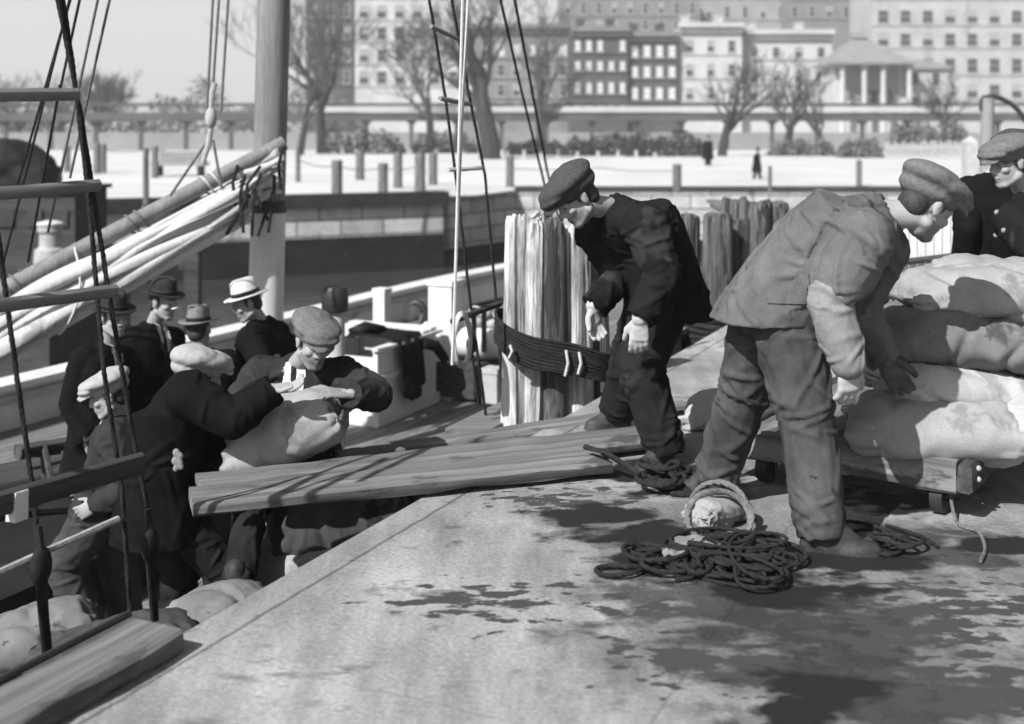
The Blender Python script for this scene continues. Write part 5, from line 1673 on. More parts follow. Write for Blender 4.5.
# trestle on deck, left
t = thing('trestle', onz(60, 545, DZ), 'dark wooden trestle on the deck at the far left beside the standing men', 'trestle')
tp0, tp1 = onz(20, 556, DZ), onz(84, 536, DZ)
hh = V3((0, 0, .62))
plank('beam', at(18, 446, tp0[1]), at(86, 436, tp1[1]), .1, .07, 'timberd', 71, t)
plank('beam', at(18, 452, tp0[1] + .35), at(86, 443, tp1[1] + .35), .08, .05, 'timberd', 72, t)
for px, a, b in ((45, tp0, 0), (66, tp1, 1)):
    for dx in (0, 12):
        mb = MB(); Yt = 8.0 + b * .3
        mb.tube([at(px - 2 + dx * .1, 445, Yt), at(px + 4 + dx, 530, Yt - dx * .02)], .022, 6); obj('leg', mb, 'timberd', t)
# pale hatch boards lying on the deck, far left
tag(plank('deck_plank', onz(-30, 480, -.75) , onz(88, 455, -.75), .5, .06, 'timberd', 73), 'weathered boards laid level at the far left beyond the trestle', 'plank')
tag(plank('deck_plank', onz(-40, 525, -1.0), onz(84, 497, -1.0), .16, .1, 'timberp', 74), 'pale narrow timber on deck below the dark bar of the shrouds', 'plank')
mb = MB(); mb.box(onz(64, 556, -.95) + V3((0, 0, -.12)), (.34, .3, .22), Bx)
mb.box(onz(64, 556, -.95) + V3((0, 0, .0)), (.4, .36, .03), Bx)
tag(obj('white_box', mb, 'creamwall', smooth=False), 'small white lidded box on the deck behind the pale trouser leg', 'box')

# ---------------------------------------------------------------- sacks
def sack_mesh(L, W_, H_, seed, bend=.0, wet=None, flop=0.0, v=4.5):  # wet: side and start of the darker end
    rs = rng(seed); nu, nv = 84, 60
    th = np.linspace(0, 2 * math.pi, nv, endpoint=False)
    rings = []
    for i in range(nu + 1):
        x = -1 + 2 * i / nu
        e = 1 - abs(x) ** v
        h = H_ / 2 * (max(e, 0) ** .5 * .93 + .07)
        w_ = W_ / 2 * (.84 + .16 * math.sqrt(max(1 - x * x, 0)))
        ear = .07 * max(abs(x) - .86, 0) / .14
        cy = np.sign(np.cos(th)) * np.abs(np.cos(th)) ** .85
        sz = np.sign(np.sin(th)) * np.abs(np.sin(th)) ** .9
        X_ = x * L / 2 * (1 + ear * np.abs(cy) ** 3) * np.ones(nv)
        rings.append(np.stack([X_, w_ * cy, h * sz - bend * x * x], 1))
    P = np.concatenate(rings)
    m = MB(); m.loft([P[i * nv:(i + 1) * nv] for i in range(nu + 1)])
    me = m.mesh('sack')
    co, nn = mverts(me), mnorms(me)
    d = .02 * wob(co, 8, seed) + .012 * wob(co, 20, seed + 3) + .005 * wob(co, 50, seed + 5) - .018 * np.maximum(1 - np.abs(wob(co, 11, seed + 8)) * 5, 0)
    xs = np.abs(co[:, 0]) / (L / 2)
    ang = np.arctan2(co[:, 2] / H_, co[:, 1] / W_)
    puck = np.clip((xs - .6) / .4, 0, 1)
    d += puck * .010 * np.sin(ang * 11 + seed + co[:, 0] * 6) + puck * .006 * np.sin(ang * 19 + co[:, 0] * 9)
    co = co + nn * d[:, None]
    setv(me, co); folds(me, [((-L / 2, 0, 0), (L / 2, 0, 0))], .008, seed, 1.2, torso=1); co = mverts(me)
    co[:, 2] = np.maximum(co[:, 2], -H_ * .44 - bend * np.clip(xs, 0, 1) ** 2)
    setv(me, co)
    if wet is not None:
        s_, x0 = wet
        paint(me, lambda c, idx: idx.__setitem__(s_ * c[:, 0] > x0 * L / 2 + .05 * wob(c, 12, seed) + .02 * wob(c, 40, seed + 1), 1))
    return me

def dark_end_mat(base, s_, x0, L, seed):  # darkens one end of the cloth behind a ragged edge
    m = M[base].copy(); m.name = 'burlap_dark_end'
    t = m.node_tree; b = t.nodes['Principled BSDF']; src = b.inputs['Base Color'].links[0].from_socket
    tc = t.nodes.new('ShaderNodeTexCoord'); sp = t.nodes.new('ShaderNodeSeparateXYZ'); t.links.new(tc.outputs['Object'], sp.inputs[0])
    n = t.nodes.new('ShaderNodeTexNoise'); n.noise_dimensions = '4D'; n.inputs['W'].default_value = seed; n.inputs['Scale'].default_value = 6; n.inputs['Detail'].default_value = 5
    t.links.new(tc.outputs['Object'], n.inputs['Vector'])
    a = t.nodes.new('ShaderNodeMath'); a.operation = 'MULTIPLY'; a.inputs[1].default_value = s_; t.links.new(sp.outputs[0], a.inputs[0])
    c = t.nodes.new('ShaderNodeMath'); c.operation = 'MULTIPLY_ADD'; c.inputs[1].default_value = .22; t.links.new(n.outputs['Fac'], c.inputs[0]); t.links.new(a.outputs[0], c.inputs[2])
    q_ = t.nodes.new('ShaderNodeMapRange'); q_.inputs[1].default_value = x0 * L / 2 + .1; q_.inputs[2].default_value = x0 * L / 2 + .16; t.links.new(c.outputs[0], q_.inputs[0])
    mx = t.nodes.new('ShaderNodeMixRGB'); mx.blend_type = 'MULTIPLY'; t.links.new(q_.outputs[0], mx.inputs[0]); t.links.new(src, mx.inputs[1]); mx.inputs[2].default_value = grey(.22)
    t.links.new(mx.outputs[0], b.inputs['Base Color'])
    return m

SG = 'burlap sacks of cargo'
def sack(c, d, L, W_, H_, seed, label, m='burlap', up=(0, 0, 1), bend=.02, wet=None, group=SG):  # wet: side and start of the darker end
    x = nrm(d); y = nrm(np.cross(V3(up), x)); zz_ = np.cross(x, y); c = V3(c)
    W = Matrix(((x[0], y[0], zz_[0], c[0]), (x[1], y[1], zz_[1], c[1]), (x[2], y[2], zz_[2], c[2]), (0, 0, 0, 1)))
    o = link('sack', sack_mesh(L, W_, H_, seed, bend), dark_end_mat(m, wet[0], wet[1], L, seed) if wet else m, None, W, True, local=True)
    tag(o, label, 'sack', group)
    # stitched end seams
    for s in (-1, 1):
        mb = MB(); mb.tube([(s * L * .505, -W_ * .4, -bend), (s * L * .515, -W_ * .15, -bend + .006), (s * L * .512, W_ * .15, -bend - .004), (s * L * .505, W_ * .4, -bend)], .008, 6)
        obj('seam', mb, 'burlapw' if m == 'burlapw' else 'rope', o, W, local=True)
    return o

# ---------------------------------------------------------------- the cart and its load
PT = .245
cn = onz(956, 463, PT)                        # near corner of the platform
dl, dr = nrm((-.82, .572, 0)), nrm((.572, .82, 0))
LL, LR = .95, 1.5
ct = thing('platform_cart', cn + dl * LL / 2 + dr * LR / 2 - V3((0, 0, PT)), 'low wooden platform cart carrying stacked sacks at the right', 'cart')
cc = cn + dl * LL / 2 + dr * LR / 2
for k in range(7):
    f = (k + .5) / 7
    plank('deck_board', cn + dl * LL * f + dr * .06 + V3((0, 0, 0)), cn + dl * LL * f + dr * LR, LL / 7 - .008, .03, 'timber', 500 + k, ct)
plank('end_beam', cn + dr * .03 + V3((0, 0, .004)), cn + dl * LL + dr * .03 + V3((0, 0, .004)), .06, .135, 'timber', 510, ct)
plank('side_beam', cn - dl * .034 + V3((0, 0, 0)), cn - dl * .034 + dr * LR + V3((0, 0, 0)), .06, .12, 'timberd', 511, ct)
plank('side_beam', cn + dl * (LL + .034), cn + dl * (LL + .034) + dr * LR, .06, .12, 'timberd', 512, ct)
for k, (a, b) in enumerate(((.09, .1), (.86, .1), (.09, 1.36), (.86, 1.36))):
    c = cn + dl * a * LL / .95 + dr * b; c[2] = .078
    mb = MB(); mb.tube([c - dl * .025, c + dl * .025], .076, 18); wv = obj('wheel', mb, 'iron', ct)
    mb = MB(); mb.tube([c - dl * .045, c + dl * .045], .018, 10); obj('axle', mb, 'iron', wv)
    mb = MB(); mb.box(c + V3((0, 0, .035)) - dl * .04, (.014, .06, .13)); mb.box(c + V3((0, 0, .035)) + dl * .04, (.014, .06, .13)); obj('fork', mb, 'iron', wv)
for b_ in (.22, 1.28):
    plank('bolster', cn + dl * .05 + dr * b_ - V3((0, 0, .031)), cn + dl * (LL - .05) + dr * b_ - V3((0, 0, .031)), .09, .075, 'timberd', 520, ct)
for k in range(2):
    mb = MB(); mb.ball(cn - dl * .068 + dr * (.08) + V3((0, 0, -.03 - .045 * k)), .012); obj('bolt', mb, 'creamwall', ct)
mb = MB(); mb.tube([cn - dl * .06 + dr * .3 + V3((0, 0, .0)), cn - dl * .02 + dr * .33 + V3((0, 0, .1)), cn + dl * .02 + dr * .3 + V3((0, 0, .14))], [.022, .02, .012], 8); obj('stake', mb, 'timberp', ct)
mb = MB(); mb.tube([cn - dl * .05 + dr * .5 + V3((0, 0, .0)), cn - dl * .03 + dr * .5 + V3((0, 0, .18))], .02, 8); obj('stake', mb, 'timberp', ct)
# the load
def pz(px, py, Y): return at(px, py, Y)
sd = nrm((.97, -.24, .0))
sack(pz(934, 424, 5.2), nrm((.98, -.2, -.02)), .7, .54, .29, 601, 'bottom sack on the cart, beside the glove of the bent man')
sack(pz(950, 384, 5.32), nrm((.97, .1, -.13)), .66, .54, .26, 602, 'pale sack second from the bottom of the cart stack', 'burlapw')
sack(pz(962, 337, 5.36), nrm((.97, -.1, -.09)), .8, .54, .28, 603, 'third sack up on the cart, just above the pale one', 'burlapm')
sack(pz(975, 297, 5.46), nrm((.98, .0, -.06)), .72, .54, .27, 604, 'fourth sack up on the cart, second from the top')
sack(pz(1005, 275, 5.6), nrm((.98, .15, -.02)), .62, .44, .2, 605, 'uppermost sack of the cart stack, below the man in the buttoned coat')
sack(pz(1050, 408, 5.15), nrm((.5, .85, .25)), .62, .4, .24, 606, 'sack slumped at the right edge of the cart', 'burlapw')
sack(pz(1075, 350, 5.5), nrm((.9, .3, .0)), .62, .42, .24, 607, 'sack cut off by the right edge, level with the third sack up')
# sack lying on the pier behind the bent man
sack(onz(722, 408, .11), nrm((.6, -.2, .1)), .4, .32, .22, 608, 'single pale sack lying on the pier between the two dock workers', 'burlapw')
# cargo below the pier edge
def hs(px, py, Y, d, L, W_, H_, seed, label, m='burlap', wet=None):  # wet: side and start of the darker end
    sack(at(px, py, Y), nrm(d), L, W_, H_, seed, label, m, wet=wet)
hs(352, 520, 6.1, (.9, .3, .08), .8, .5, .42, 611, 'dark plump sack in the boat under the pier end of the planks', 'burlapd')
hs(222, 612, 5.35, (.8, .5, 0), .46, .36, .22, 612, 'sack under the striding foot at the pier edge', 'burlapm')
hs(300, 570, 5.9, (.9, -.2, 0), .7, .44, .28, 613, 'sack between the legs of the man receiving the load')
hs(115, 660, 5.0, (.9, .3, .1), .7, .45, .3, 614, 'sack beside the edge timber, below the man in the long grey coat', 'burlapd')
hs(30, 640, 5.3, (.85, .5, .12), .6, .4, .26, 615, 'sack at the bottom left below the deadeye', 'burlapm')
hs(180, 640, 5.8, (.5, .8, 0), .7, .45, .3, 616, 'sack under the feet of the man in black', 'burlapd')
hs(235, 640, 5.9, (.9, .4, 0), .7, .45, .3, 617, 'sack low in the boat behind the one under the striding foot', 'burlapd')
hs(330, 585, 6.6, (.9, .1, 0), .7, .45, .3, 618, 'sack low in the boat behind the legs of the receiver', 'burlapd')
hs(270, 455, 6.6, (1, .2, -.1), .75, .45, .3, 619, 'sack lying behind the planks below the swung load', 'burlapd') if False else None
hs(287, 430, 5.72, (.85, .05, .36), .56, .42, .34, 620, 'plump sack swung through the air between two men on the boat', 'burlap')

# ---------------------------------------------------------------- rope on the pier
def heap(name, c, r, turns, rr, seed, label, m='darkrope', squash=1.0, h=.05):
    rs = rng(seed); P = []
    for k in range(turns):
        ox, oy = rs.normal(0, r * .35, 2); ra = r * rs.uniform(.4, 1.0); rb = ra * rs.uniform(.5, 1.0); ph = rs.uniform(0, 6.28); rot = rs.uniform(0, 3.14)
        hz = rr + h * k / turns * rs.uniform(.4, 1.2)
        for q_ in np.linspace(0, 2 * math.pi * .9, 16):
            x, y = ra * math.cos(q_ + ph), rb * math.sin(q_ + ph) * squash
            P.append(V3(c) + V3((ox + x * math.cos(rot) - y * math.sin(rot), oy + (x * math.sin(rot) + y * math.cos(rot)), hz + .012 * math.sin(q_ * 3 + k))))
    # smooth
    P = np.array(P)
    for _ in range(5):
        P[1:-1] = P[1:-1] * .5 + (P[:-2] + P[2:]) * .25
    Q = []
    for i in range(len(P) - 1):
        a, b, c_, e_ = P[max(i - 1, 0)], P[i], P[i + 1], P[min(i + 2, len(P) - 1)]
        for f in np.linspace(0, 1, 5, endpoint=False):
            Q.append(.5 * (2 * b + (c_ - a) * f + (2 * a - 5 * b + 4 * c_ - e_) * f ** 2 + (3 * b - a - 3 * c_ + e_) * f ** 3))
    mb = MB(); mb.tube(Q, rr, 6, lobes=3, lobe=.12, twist=.35)
    return tag(obj(name, mb, m), label, 'rope')
heap('rope_coil', onz(735, 562, 0), .27, 24, .0072, 71, 'tangled dark rope heaped on the wet pier at the feet of the bent man', h=.05)
heap('rope_coil', onz(668, 566, 0), .18, 6, .009, 72, 'small loose tangle of dark rope left of the big heap')
heap('rope_coil', onz(672, 488, 0), .17, 9, .0125, 74, 'dark rope bundle behind the boot of the man by the piles', h=.1)
heap('rope_coil', onz(902, 545, 0), .2, 4, .008, 75, 'thin loose rope on the pier beside the right boot of the bent man')
mb = MB(); P = []
cR = at(718, 513, 4.8)
for q_ in np.linspace(0, 4 * math.pi * 1.03, 90):
    P.append(cR + V3((.122 * math.cos(q_) + .006 * math.sin(q_ * .5), .07 * math.sin(q_) - .005 * q_, .092 * math.sin(q_) + .012 * math.sin(q_ * .5 + 1))))
P = np.array(P)
mb.tube(P, .012, 8, lobes=3, lobe=.14, twist=.5)
tag(obj('rope_hoop', mb, 'rope'), 'stiff rope hoop standing round the small rounded bag on the pier', 'rope')
o = link('sack', sack_mesh(.3, .17, .16, 77, 0), dark_end_mat('burlap', 1, .2, .3, 77), None, axes_w(at(690, 520, 4.72), at(744, 508, 4.98))[0], True, local=True)
tag(o, 'small rounded bag inside the rope hoop on the pier', 'bag')
mb = MB(); pts = [onz(585, 447, .12), onz(604, 452, .13), onz(640, 474, .05), onz(690, 492, .016), onz(715, 498, .016), onz(735, 505, .016)]
mb.tube(pts, .013, 7, lobes=3, lobe=.12, twist=.6); tag(obj('rope_line', mb, 'darkrope'), 'dark rope running from the planks to the hoop on the pier', 'rope')
mb = MB(); pts = [at(948, 478, 5.0), at(951, 500, 4.95), onz(958, 524, .012), onz(978, 532, .012), onz(985, 548, .012), onz(980, 562, .012)]
Q = []
P = np.array(pts)
for i in range(len(P) - 1):
    p0_, p1_, p2_, p3_ = P[max(i - 1, 0)], P[i], P[i + 1], P[min(i + 2, len(P) - 1)]
    for t_ in np.linspace(0, 1, 8, endpoint=False):
        Q.append(.5 * (2 * p1_ + (p2_ - p0_) * t_ + (2 * p0_ - 5 * p1_ + 4 * p2_ - p3_) * t_ ** 2 + (3 * p1_ - p0_ - 3 * p2_ + p3_) * t_ ** 3))
mb.tube(Q, .007, 6); tag(obj('cord', mb, 'rope'), 'thin pale cord hanging off the cart onto the pier', 'cord')
# scraps of paper and husks on the wet ground
for k, (px, py, s_) in enumerate(((690, 548, .06), (675, 560, .045), (712, 553, .03))):
    c = onz(px, py, .012); r_ = rng(90 + k); mb = MB(); v = []
    g_ = 6
    for i in range(g_):
        for j in range(g_):
            v.append(c + V3(((i / 5 - .5) * s_ * 2, (j / 5 - .5) * s_ * 1.4, .02 + .02 * r_.rand())))
    v = np.array(v); v2 = v - V3((0, 0, .003)); f_ = []
    for i in range(g_ - 1):
        for j in range(g_ - 1):
            a = i * g_ + j; f_ += [(a, a + g_, a + g_ + 1, a + 1), (a + 36, a + 37, a + g_ + 37, a + g_ + 36)]
    mb.add(np.concatenate([v, v2]), f_)
    tag(obj('paper_scrap', mb, 'workshirt'), ('largest crumpled pale scrap below the rope hoop', 'pale scrap left of the rope hoop, over the small tangle', 'tiny pale scrap right under the rope hoop')[k], 'scrap')
# ---------------------------------------------------------------- the people
def stand(P, an, toe):
    return P
Zd = V3((0, 0, 1))
# bent dock worker at the right
Yp = 4.85
pel = at(773, 303, Yp)
J = dict(pelvis=pel, neck=at(884, 214, 4.78), head=at(926, 206, 4.78), face=(.78, .34, -.55), headup=(.4, 0, .9), capf=(.86, .22, -.42),
         shR=at(864, 238, 4.58), shL=at(884, 250, 4.96), hipax=(.12, -1, 0), chestf=(.6, -.1, -.8),
         wrR=at(848, 362, 4.56), wrL=at(884, 358, 5.04), poleR=(-1, 0, 0), poleL=(-1, .2, 0),
         anR=at(821, 527, 4.58), anL=at(716, 475, 5.17), kpR=(1, -.2, 0), kpL=(1, -.1, 0.1), toeR=(.97, -.24, 0), toeL=(.72, -.1, -.55))
th_i, inf = person('dock worker in a faded short-sleeved jacket bending over the sacks on the cart', J, k=1.06, jacket='denim', trousers='dungaree', cap=('flat', 'tweed'),
       gloves=('darkglove', 'glove'), sleeve=(None, .62), voxel=.0075, seed=11, curl=(.8, .5), hdir=((.5, 0, -.85), (.05, 0, -1)), palm=((0, -1, -.2), (-.3, 1, 0)),
       amp=.015, baggy=1.24, features='s', hump=.06, bulk=1.25, slk=1.12, legk=.93, armk=.88, bootk=1.14, capk=1.13, sleeve_mat='workshirt', long=-.03)

def add_patch(garment, c, r, name, m, B=None, off=.004):
    me = garment.data.copy(); me.transform(WM[garment.name])
    mb = patch(me, c, r, name, m, garment, off, B)
    if mb: obj(name, mb, m, garment, smooth=True)
    bpy.data.meshes.remove(me)
add_patch(inf['jacket'], at(742, 256, 4.72), (.05, .3, .022), 'patch', 'dungaree')
add_patch(inf['jacket'], at(788, 288, 4.6), (.075, .25, .06), 'pocket', 'denim', off=.007)
# dock worker by the piles
J = dict(pelvis=at(664, 284, 6.0), neck=at(609, 208, 5.82), head=at(577, 199, 5.72), face=(-.74, -.28, -.6), headup=(-.25, 0, 1),
         shL=at(646, 226, 5.62), shR=at(596, 230, 6.0), hipax=(-.1, 1, 0), chestf=(-.8, -.1, -.55),
         wrL=at(640, 318, 5.5), wrR=at(594, 306, 5.88), poleL=(1, .1, 0), poleR=(1, .3, 0),
         anL=at(664, 446, 5.74), anR=at(618, 410, 6.4), kpL=(-1, -.3, 0), kpR=(-1, -.2, 0), toeL=(-.75, -.66, 0), toeR=(-.9, -.3, 0))
person('dock worker in dark clothes and white gloves stooping beside the piles', J, k=1.0, jacket='darkcoat2', trousers='darktrouser', cap=('flat', 'darktweed'),
       gloves=('glove', 'glove'), voxel=.0075, seed=23, curl=(.4, .5), hdir=((-.05, 0, -1), (.05, -.05, -1)), palm=((.2, 1, 0), (.6, -.8, 0)), amp=.015, baggy=1.4, hump=.07, bulk=1.27, slk=1.2, legk=.96, armk=.85, features='s', long=.06, hemz=3, capk=1.18)

# man taking the sack on the boat
J = dict(pelvis=at(300, 470, 6.25), neck=at(298, 365, 6.12), head=at(314, 343, 5.98), face=(.42, -.85, -.3), headup=(.12, -.05, 1),
         shR=at(262, 374, 6.14), shL=at(342, 376, 6.1), hipax=(-1, -.1, 0), chestf=(.12, -.95, -.2),
         wrL=at(351, 394, 5.66), wrR=at(256, 440, 5.72), poleL=(1, -.25, -.35), poleR=(-1, 0, -.3),
         anR=at(238, 584, 5.5), anL=at(314, 630, 6.2), kpR=(-.2, -1, 0), kpL=(.2, -1, 0), toeR=(-.6, -.75, -.2), toeL=(.3, -.95, 0))
person('stubbled man in an open dark jacket and white shirt taking the swung sack', J, k=1.0, jacket='worncoat', trousers='darktrouser', cap=('flat', 'tweed'),
       voxel=.0075, seed=31, vneck=.3, features='st', curl=(.5, .7), hdir=((-.95, -.1, .1), (.6, 0, .3)), palm=((0, .3, -1), (0, 1, .3)), amp=.014, bulk=1.2, slk=1.15)

# man in black reaching, back to us
J = dict(pelvis=at(163, 497, 5.68), neck=at(178, 397, 5.6), head=at(198, 379, 5.6), face=(.75, .66, -.15), headup=(.1, 0, 1),
         shR=at(187, 394, 5.42), shL=at(178, 402, 5.8), hipax=(.3, -1, 0), chestf=(.95, .25, 0),
         wrR=at(272, 389, 5.48), wrL=at(228, 440, 5.72), poleR=(0, -.4, -1), poleL=(-.3, .2, -1),
         anR=at(196, 664, 5.55), anL=at(150, 664, 5.75), kpR=(1, .3, 0), kpL=(1, .3, 0), toeR=(1, .2, 0), toeL=(.8, .5, 0))
person('man in black reaching out with both arms to grip the swung sack', J, k=1.02, jacket='darkcoat', trousers='darktrouser', cap=('flat', 'paletweed'),
       voxel=.0085, seed=41, curl=(.7, .6), hdir=((1, .05, .05), (1, 0, .1)), palm=((0, .2, -1), (0, -.3, 1)), amp=.014, bulk=1.3, slk=1.1, long=.08, armk=.8)
c = at(178, 461, 5.36)
mb = MB()
for a, b, r in ((-.01, .05, .022), (.012, .03, .02), (-.018, .0, .02), (.008, -.01, .024), (.02, -.035, .016), (-.012, -.045, .018)):
    mb.ball(c + V3((a * .8, 0, b * .75)), (r * .8, .014, r * .9))
me = vox(mb, .006, 2, 'rag'); tag(link('rag', me, 'workshirt'), 'crumpled white rag tucked at the back of the man in black', 'rag')

# man in a long grey coat, left, facing left
J = dict(pelvis=at(108, 498, 6.62), neck=at(119, 420, 6.6), head=at(109, 396, 6.55), face=(-.9, -.25, -.28), headup=(-.1, 0, 1),
         shL=at(112, 440, 6.4), shR=at(120, 436, 6.8), hipax=(0, 1, 0), chestf=(-.95, -.2, -.1),
         wrL=at(96, 505, 6.35), wrR=at(100, 490, 6.75), poleL=(1, -.3, 0), poleR=(1, .2, 0),
         anL=at(88, 625, 6.5), anR=at(128, 622, 6.8), kpL=(-1, -.2, 0), kpR=(-1, -.1, 0), toeL=(-.95, -.3, 0), toeR=(-.95, .1, 0))
person('capped man in a worn grey coat facing left behind the shrouds', J, k=.94, jacket='greycoat', trousers='greytrouser', cap=('flat', 'paletweed'),
       voxel=.009, seed=51, amp=.014, bulk=1.25, slk=1.1, long=.0, vneck=.12, baggy=1.35, legk=.92, hemz=1.5)

# the group in hats behind
J = dict(pelvis=at(102, 450, 8.0), neck=at(108, 346, 8.0), head=at(113, 318, 7.95), face=(.8, -.6, -.1),
         shR=at(84, 360, 7.85), shL=at(122, 358, 8.2), hipax=(-.8, -.6, 0), chestf=(.6, -.75, 0),
         wrR=at(86, 440, 7.8), wrL=at(124, 440, 8.1), poleR=(-1, .2, 0), poleL=(.6, 1, 0),
         anR=at(98, 540, 7.9), anL=at(116, 540, 8.1), kpR=(.6, -.8, 0), kpL=(.6, -.8, 0), toeR=(.6, -.8, 0), toeL=(.7, -.7, 0))
person('man in a dark overcoat and white collar, half behind the boom', J, k=1.0, jacket='darkcoat', cap=('fedora', 'felt'), voxel=.01, seed=61, vneck=.24, bulk=1.3, long=.3, features='t')
J = dict(pelvis=at(158, 422, 8.65), neck=at(153, 326, 8.65), head=at(163, 303, 8.6), face=(.92, -.38, -.1), headup=(.1, 0, 1),
         shR=at(132, 340, 8.5), shL=at(172, 340, 8.85), hipax=(-.6, -.8, 0), chestf=(.8, -.6, 0),
         wrR=at(150, 410, 8.3), wrL=at(182, 405, 8.5), poleR=(-1, .2, -.3), poleL=(.5, 1, 0),
         anR=at(155, 510, 8.6), anL=at(170, 510, 8.8), kpR=(.8, -.6, 0), kpL=(.8, -.6, 0), toeR=(.8, -.6, 0), toeL=(.8, -.6, 0))
person('man in a dark felt hat smoking a cigarette in profile, facing right', J, k=1.0, jacket='darkcoat', cap=('fedora', 'felt'), voxel=.009, seed=62, bulk=1.35, vneck=.26, features='t')
mb = MB(); mb.tube([at(172, 309, 8.53), at(179, 307.5, 8.5)], .006, 8); tag(obj('cigarette', mb, 'shirt'), 'white cigarette in the mouth of the man in the dark felt hat', 'cigarette')
J = dict(pelvis=at(207, 432, 8.4), neck=at(201, 352, 8.4), head=at(199, 330, 8.42), face=(.15, 1, -.05), headup=(-.05, 0, 1),
         shR=at(228, 362, 8.4), shL=at(178, 362, 8.4), hipax=(1, -.1, 0), chestf=(.1, 1, 0),
         wrR=at(228, 430, 8.5), wrL=at(180, 430, 8.5), poleR=(.5, -1, 0), poleL=(-.5, -1, 0),
         anR=at(214, 515, 8.4), anL=at(196, 515, 8.4), kpR=(0, 1, 0), kpL=(0, 1, 0), toeR=(.2, 1, 0), toeL=(-.2, 1, 0))
person('man seen from behind in a grey fedora with a dark band', J, k=.95, jacket='darkcoat', cap=('fedora', 'greyfelt'), voxel=.01, seed=63, bulk=1.3)
J = dict(pelvis=at(268, 408, 8.8), neck=at(261, 322, 8.8), head=at(247, 304, 8.72), face=(-.85, -.4, -.38), headup=(-.12, 0, 1), capf=(-.9, -.4, -.25),
         shL=at(250, 340, 8.55), shR=at(277, 334, 9.0), hipax=(.55, .8, 0), chestf=(-.8, -.55, -.1),
         wrL=at(238, 395, 8.35), wrR=at(262, 400, 8.7), poleL=(.6, -.6, -.3), poleR=(1, .3, 0),
         anL=at(262, 500, 8.75), anR=at(280, 500, 8.95), kpL=(-.8, -.5, 0), kpR=(-.8, -.5, 0), toeL=(-.8, -.5, 0), toeR=(-.8, -.5, 0))
person('man in a dark coat and pale straw hat with a black band beside the mast', J, k=1.0, jacket='darkcoat', cap=('straw', 'straw'), voxel=.009, seed=64, vneck=.15, bulk=1.4)

# the two behind the sacks
J = dict(pelvis=at(1040, 305, 6.4), neck=at(1027, 196, 6.38), head=at(1009, 164, 6.32), face=(-.93, -.3, -.2), headup=(-.08, 0, 1),
         shL=at(1010, 222, 6.15), shR=at(1044, 214, 6.6), hipax=(.3, .9, 0), chestf=(-.9, -.4, 0),
         wrL=at(1000, 290, 6.05), wrR=at(1010, 290, 6.4), poleL=(.5, -1, 0), poleR=(1, .2, 0),
         anL=at(1036, 420, 6.35), anR=at(1050, 418, 6.5), kpL=(-.9, -.3, 0), kpR=(-.9, -.3, 0), toeL=(-.9, -.3, 0), toeR=(-.9, -.2, 0))
for kk in ('anL', 'anR'):
    J[kk] = V3(J[kk]); J[kk][2] = .095
person('man in a grey cap and buttoned dark coat in profile behind the sacks', J, k=1.0, jacket='darkcoat2', cap=('flat', 'tweed'), voxel=.008, seed=71, vneck=.1, amp=.013, bulk=1.25)
coat = bpy.data.objects[[o.name for o in bpy.data.objects if o.name.startswith('jacket')][-1]]
cv = mverts(coat.data); cW = np.array(WM[coat.name]); cv = cv @ cW[:3, :3].T + cW[:3, 3]
for (px, py) in ((997, 212), (1004, 230), (993, 236), (998, 256)):
    d_ = np.abs(cv[:, 0] / cv[:, 1] * FPX + CX - px) + np.abs(HY + (CAMZ - cv[:, 2]) / cv[:, 1] * FPX - py) + cv[:, 1] * 14
    b_ = cv[np.argmin(d_)]
    mb = MB(); mb.ball(b_, (.014, .01, .014)); obj('button', mb, 'greywall', coat)
J = dict(pelvis=at(985, 290, 7.1), neck=at(990, 178, 7.1), head=at(1012, 156, 7.15), face=(.3, .95, -.1),
         shL=at(969, 190, 7.1), shR=at(1022, 188, 7.1), hipax=(1, 0, 0), chestf=(.05, 1, 0),
         wrL=at(966, 270, 7.0), wrR=at(1022, 270, 7.0), poleL=(-.4, -1, 0), poleR=(.4, -1, 0),
         anL=at(975, 400, 7.1), anR=at(996, 400, 7.1), kpL=(0, 1, 0), kpR=(0, 1, 0), toeL=(-.1, 1, 0), toeR=(.1, 1, 0))
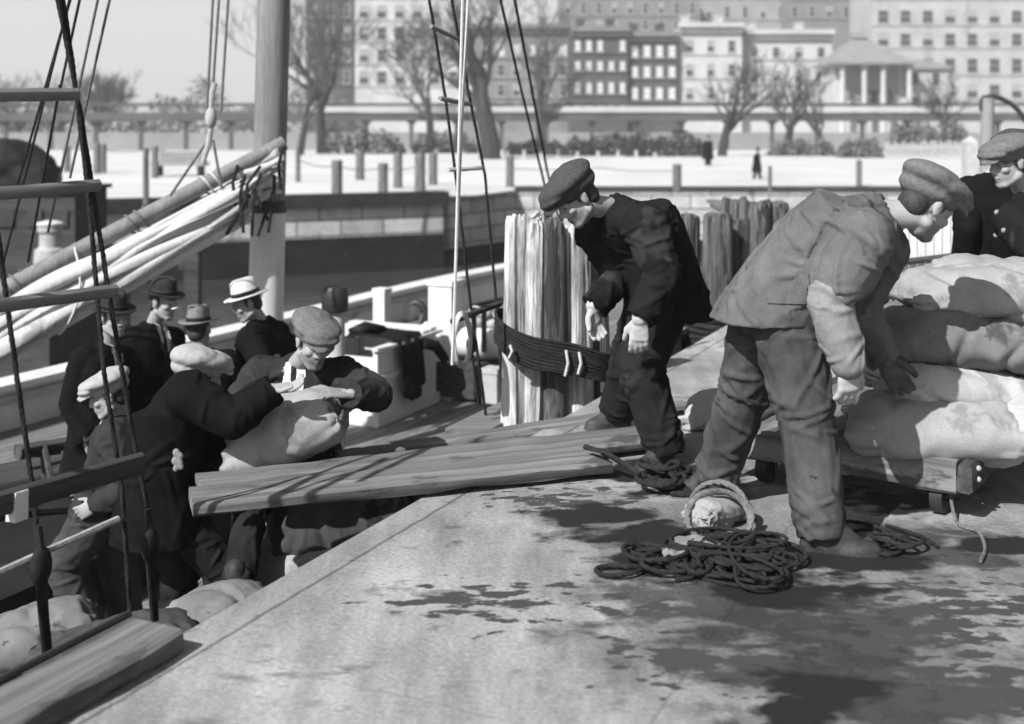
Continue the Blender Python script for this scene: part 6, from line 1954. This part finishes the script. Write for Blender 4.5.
for kk in ('anL', 'anR'):
    J[kk] = V3(J[kk]); J[kk][2] = .095
person('man in a black coat turned away, mostly hidden behind the one in the buttoned coat', J, k=1.0, jacket='darkcoat', cap=('flat', 'darktweed'), voxel=.01, seed=72, bulk=1.15, long=.2)

# two far figures on the quay
def far_person(px, ytop, ybot, face, label, seed, stride=.17):
    p = onz(px, ybot, PL); s_ = FPX / p[1]; Hh = (ybot - ytop) / s_; k = Hh / 1.78
    f = nrm(face); r_ = V3((f[1], -f[0], 0))
    A = lambda fx, rx, zz_: p + (f * fx + r_ * rx + V3((0, 0, zz_))) * k
    J = dict(pelvis=A(0, 0, .93), neck=A(.03, 0, 1.46), head=A(.06, 0, 1.64), face=f, shL=A(.02, -.18, 1.4), shR=A(.02, .18, 1.4), hipax=r_, chestf=f,
             wrL=A(.12, -.25, .9), wrR=A(-.06, .25, .9), poleL=-f, poleR=-f, anL=A(stride, -.09, .09), anR=A(-stride, .09, .1), kpL=f, kpR=f, toeL=f, toeR=f + V3((0, 0, -.4)))
    person(label, J, k=k, jacket='darkcoat', cap=('fedora', 'felt'), voxel=.022, seed=seed, long=.42, bulk=1.45, baggy=1.3, group='figures far off on the quay')
far_person(757, 148, 179, (1, -.2, 0), 'lone dark figure walking across the bright far quay', 81)
far_person(708, 136, 166, (.3, -1, 0), 'dark far figure standing at the hedge on the quay', 82, .05)

# ---------------------------------------------------------------- the air over the harbour
def haze(density):
    mb = MB(); mb.box((0, 110, 30), (460, 340, 80))
    o = obj('haze', mb, [], smooth=False)
    m = bpy.data.materials.new('haze'); m.use_nodes = True; t = m.node_tree
    t.nodes.remove(t.nodes['Principled BSDF'])
    v = t.nodes.new('ShaderNodeVolumePrincipled')
    v.inputs['Color'].default_value = (.9, .9, .9, 1); v.inputs['Density'].default_value = density
    v.inputs['Anisotropy'].default_value = .0
    t.links.new(v.outputs[0], t.nodes['Material Output'].inputs['Volume'])
    o.data.materials.append(m); o['kind'] = 'stuff'
haze(.0008)
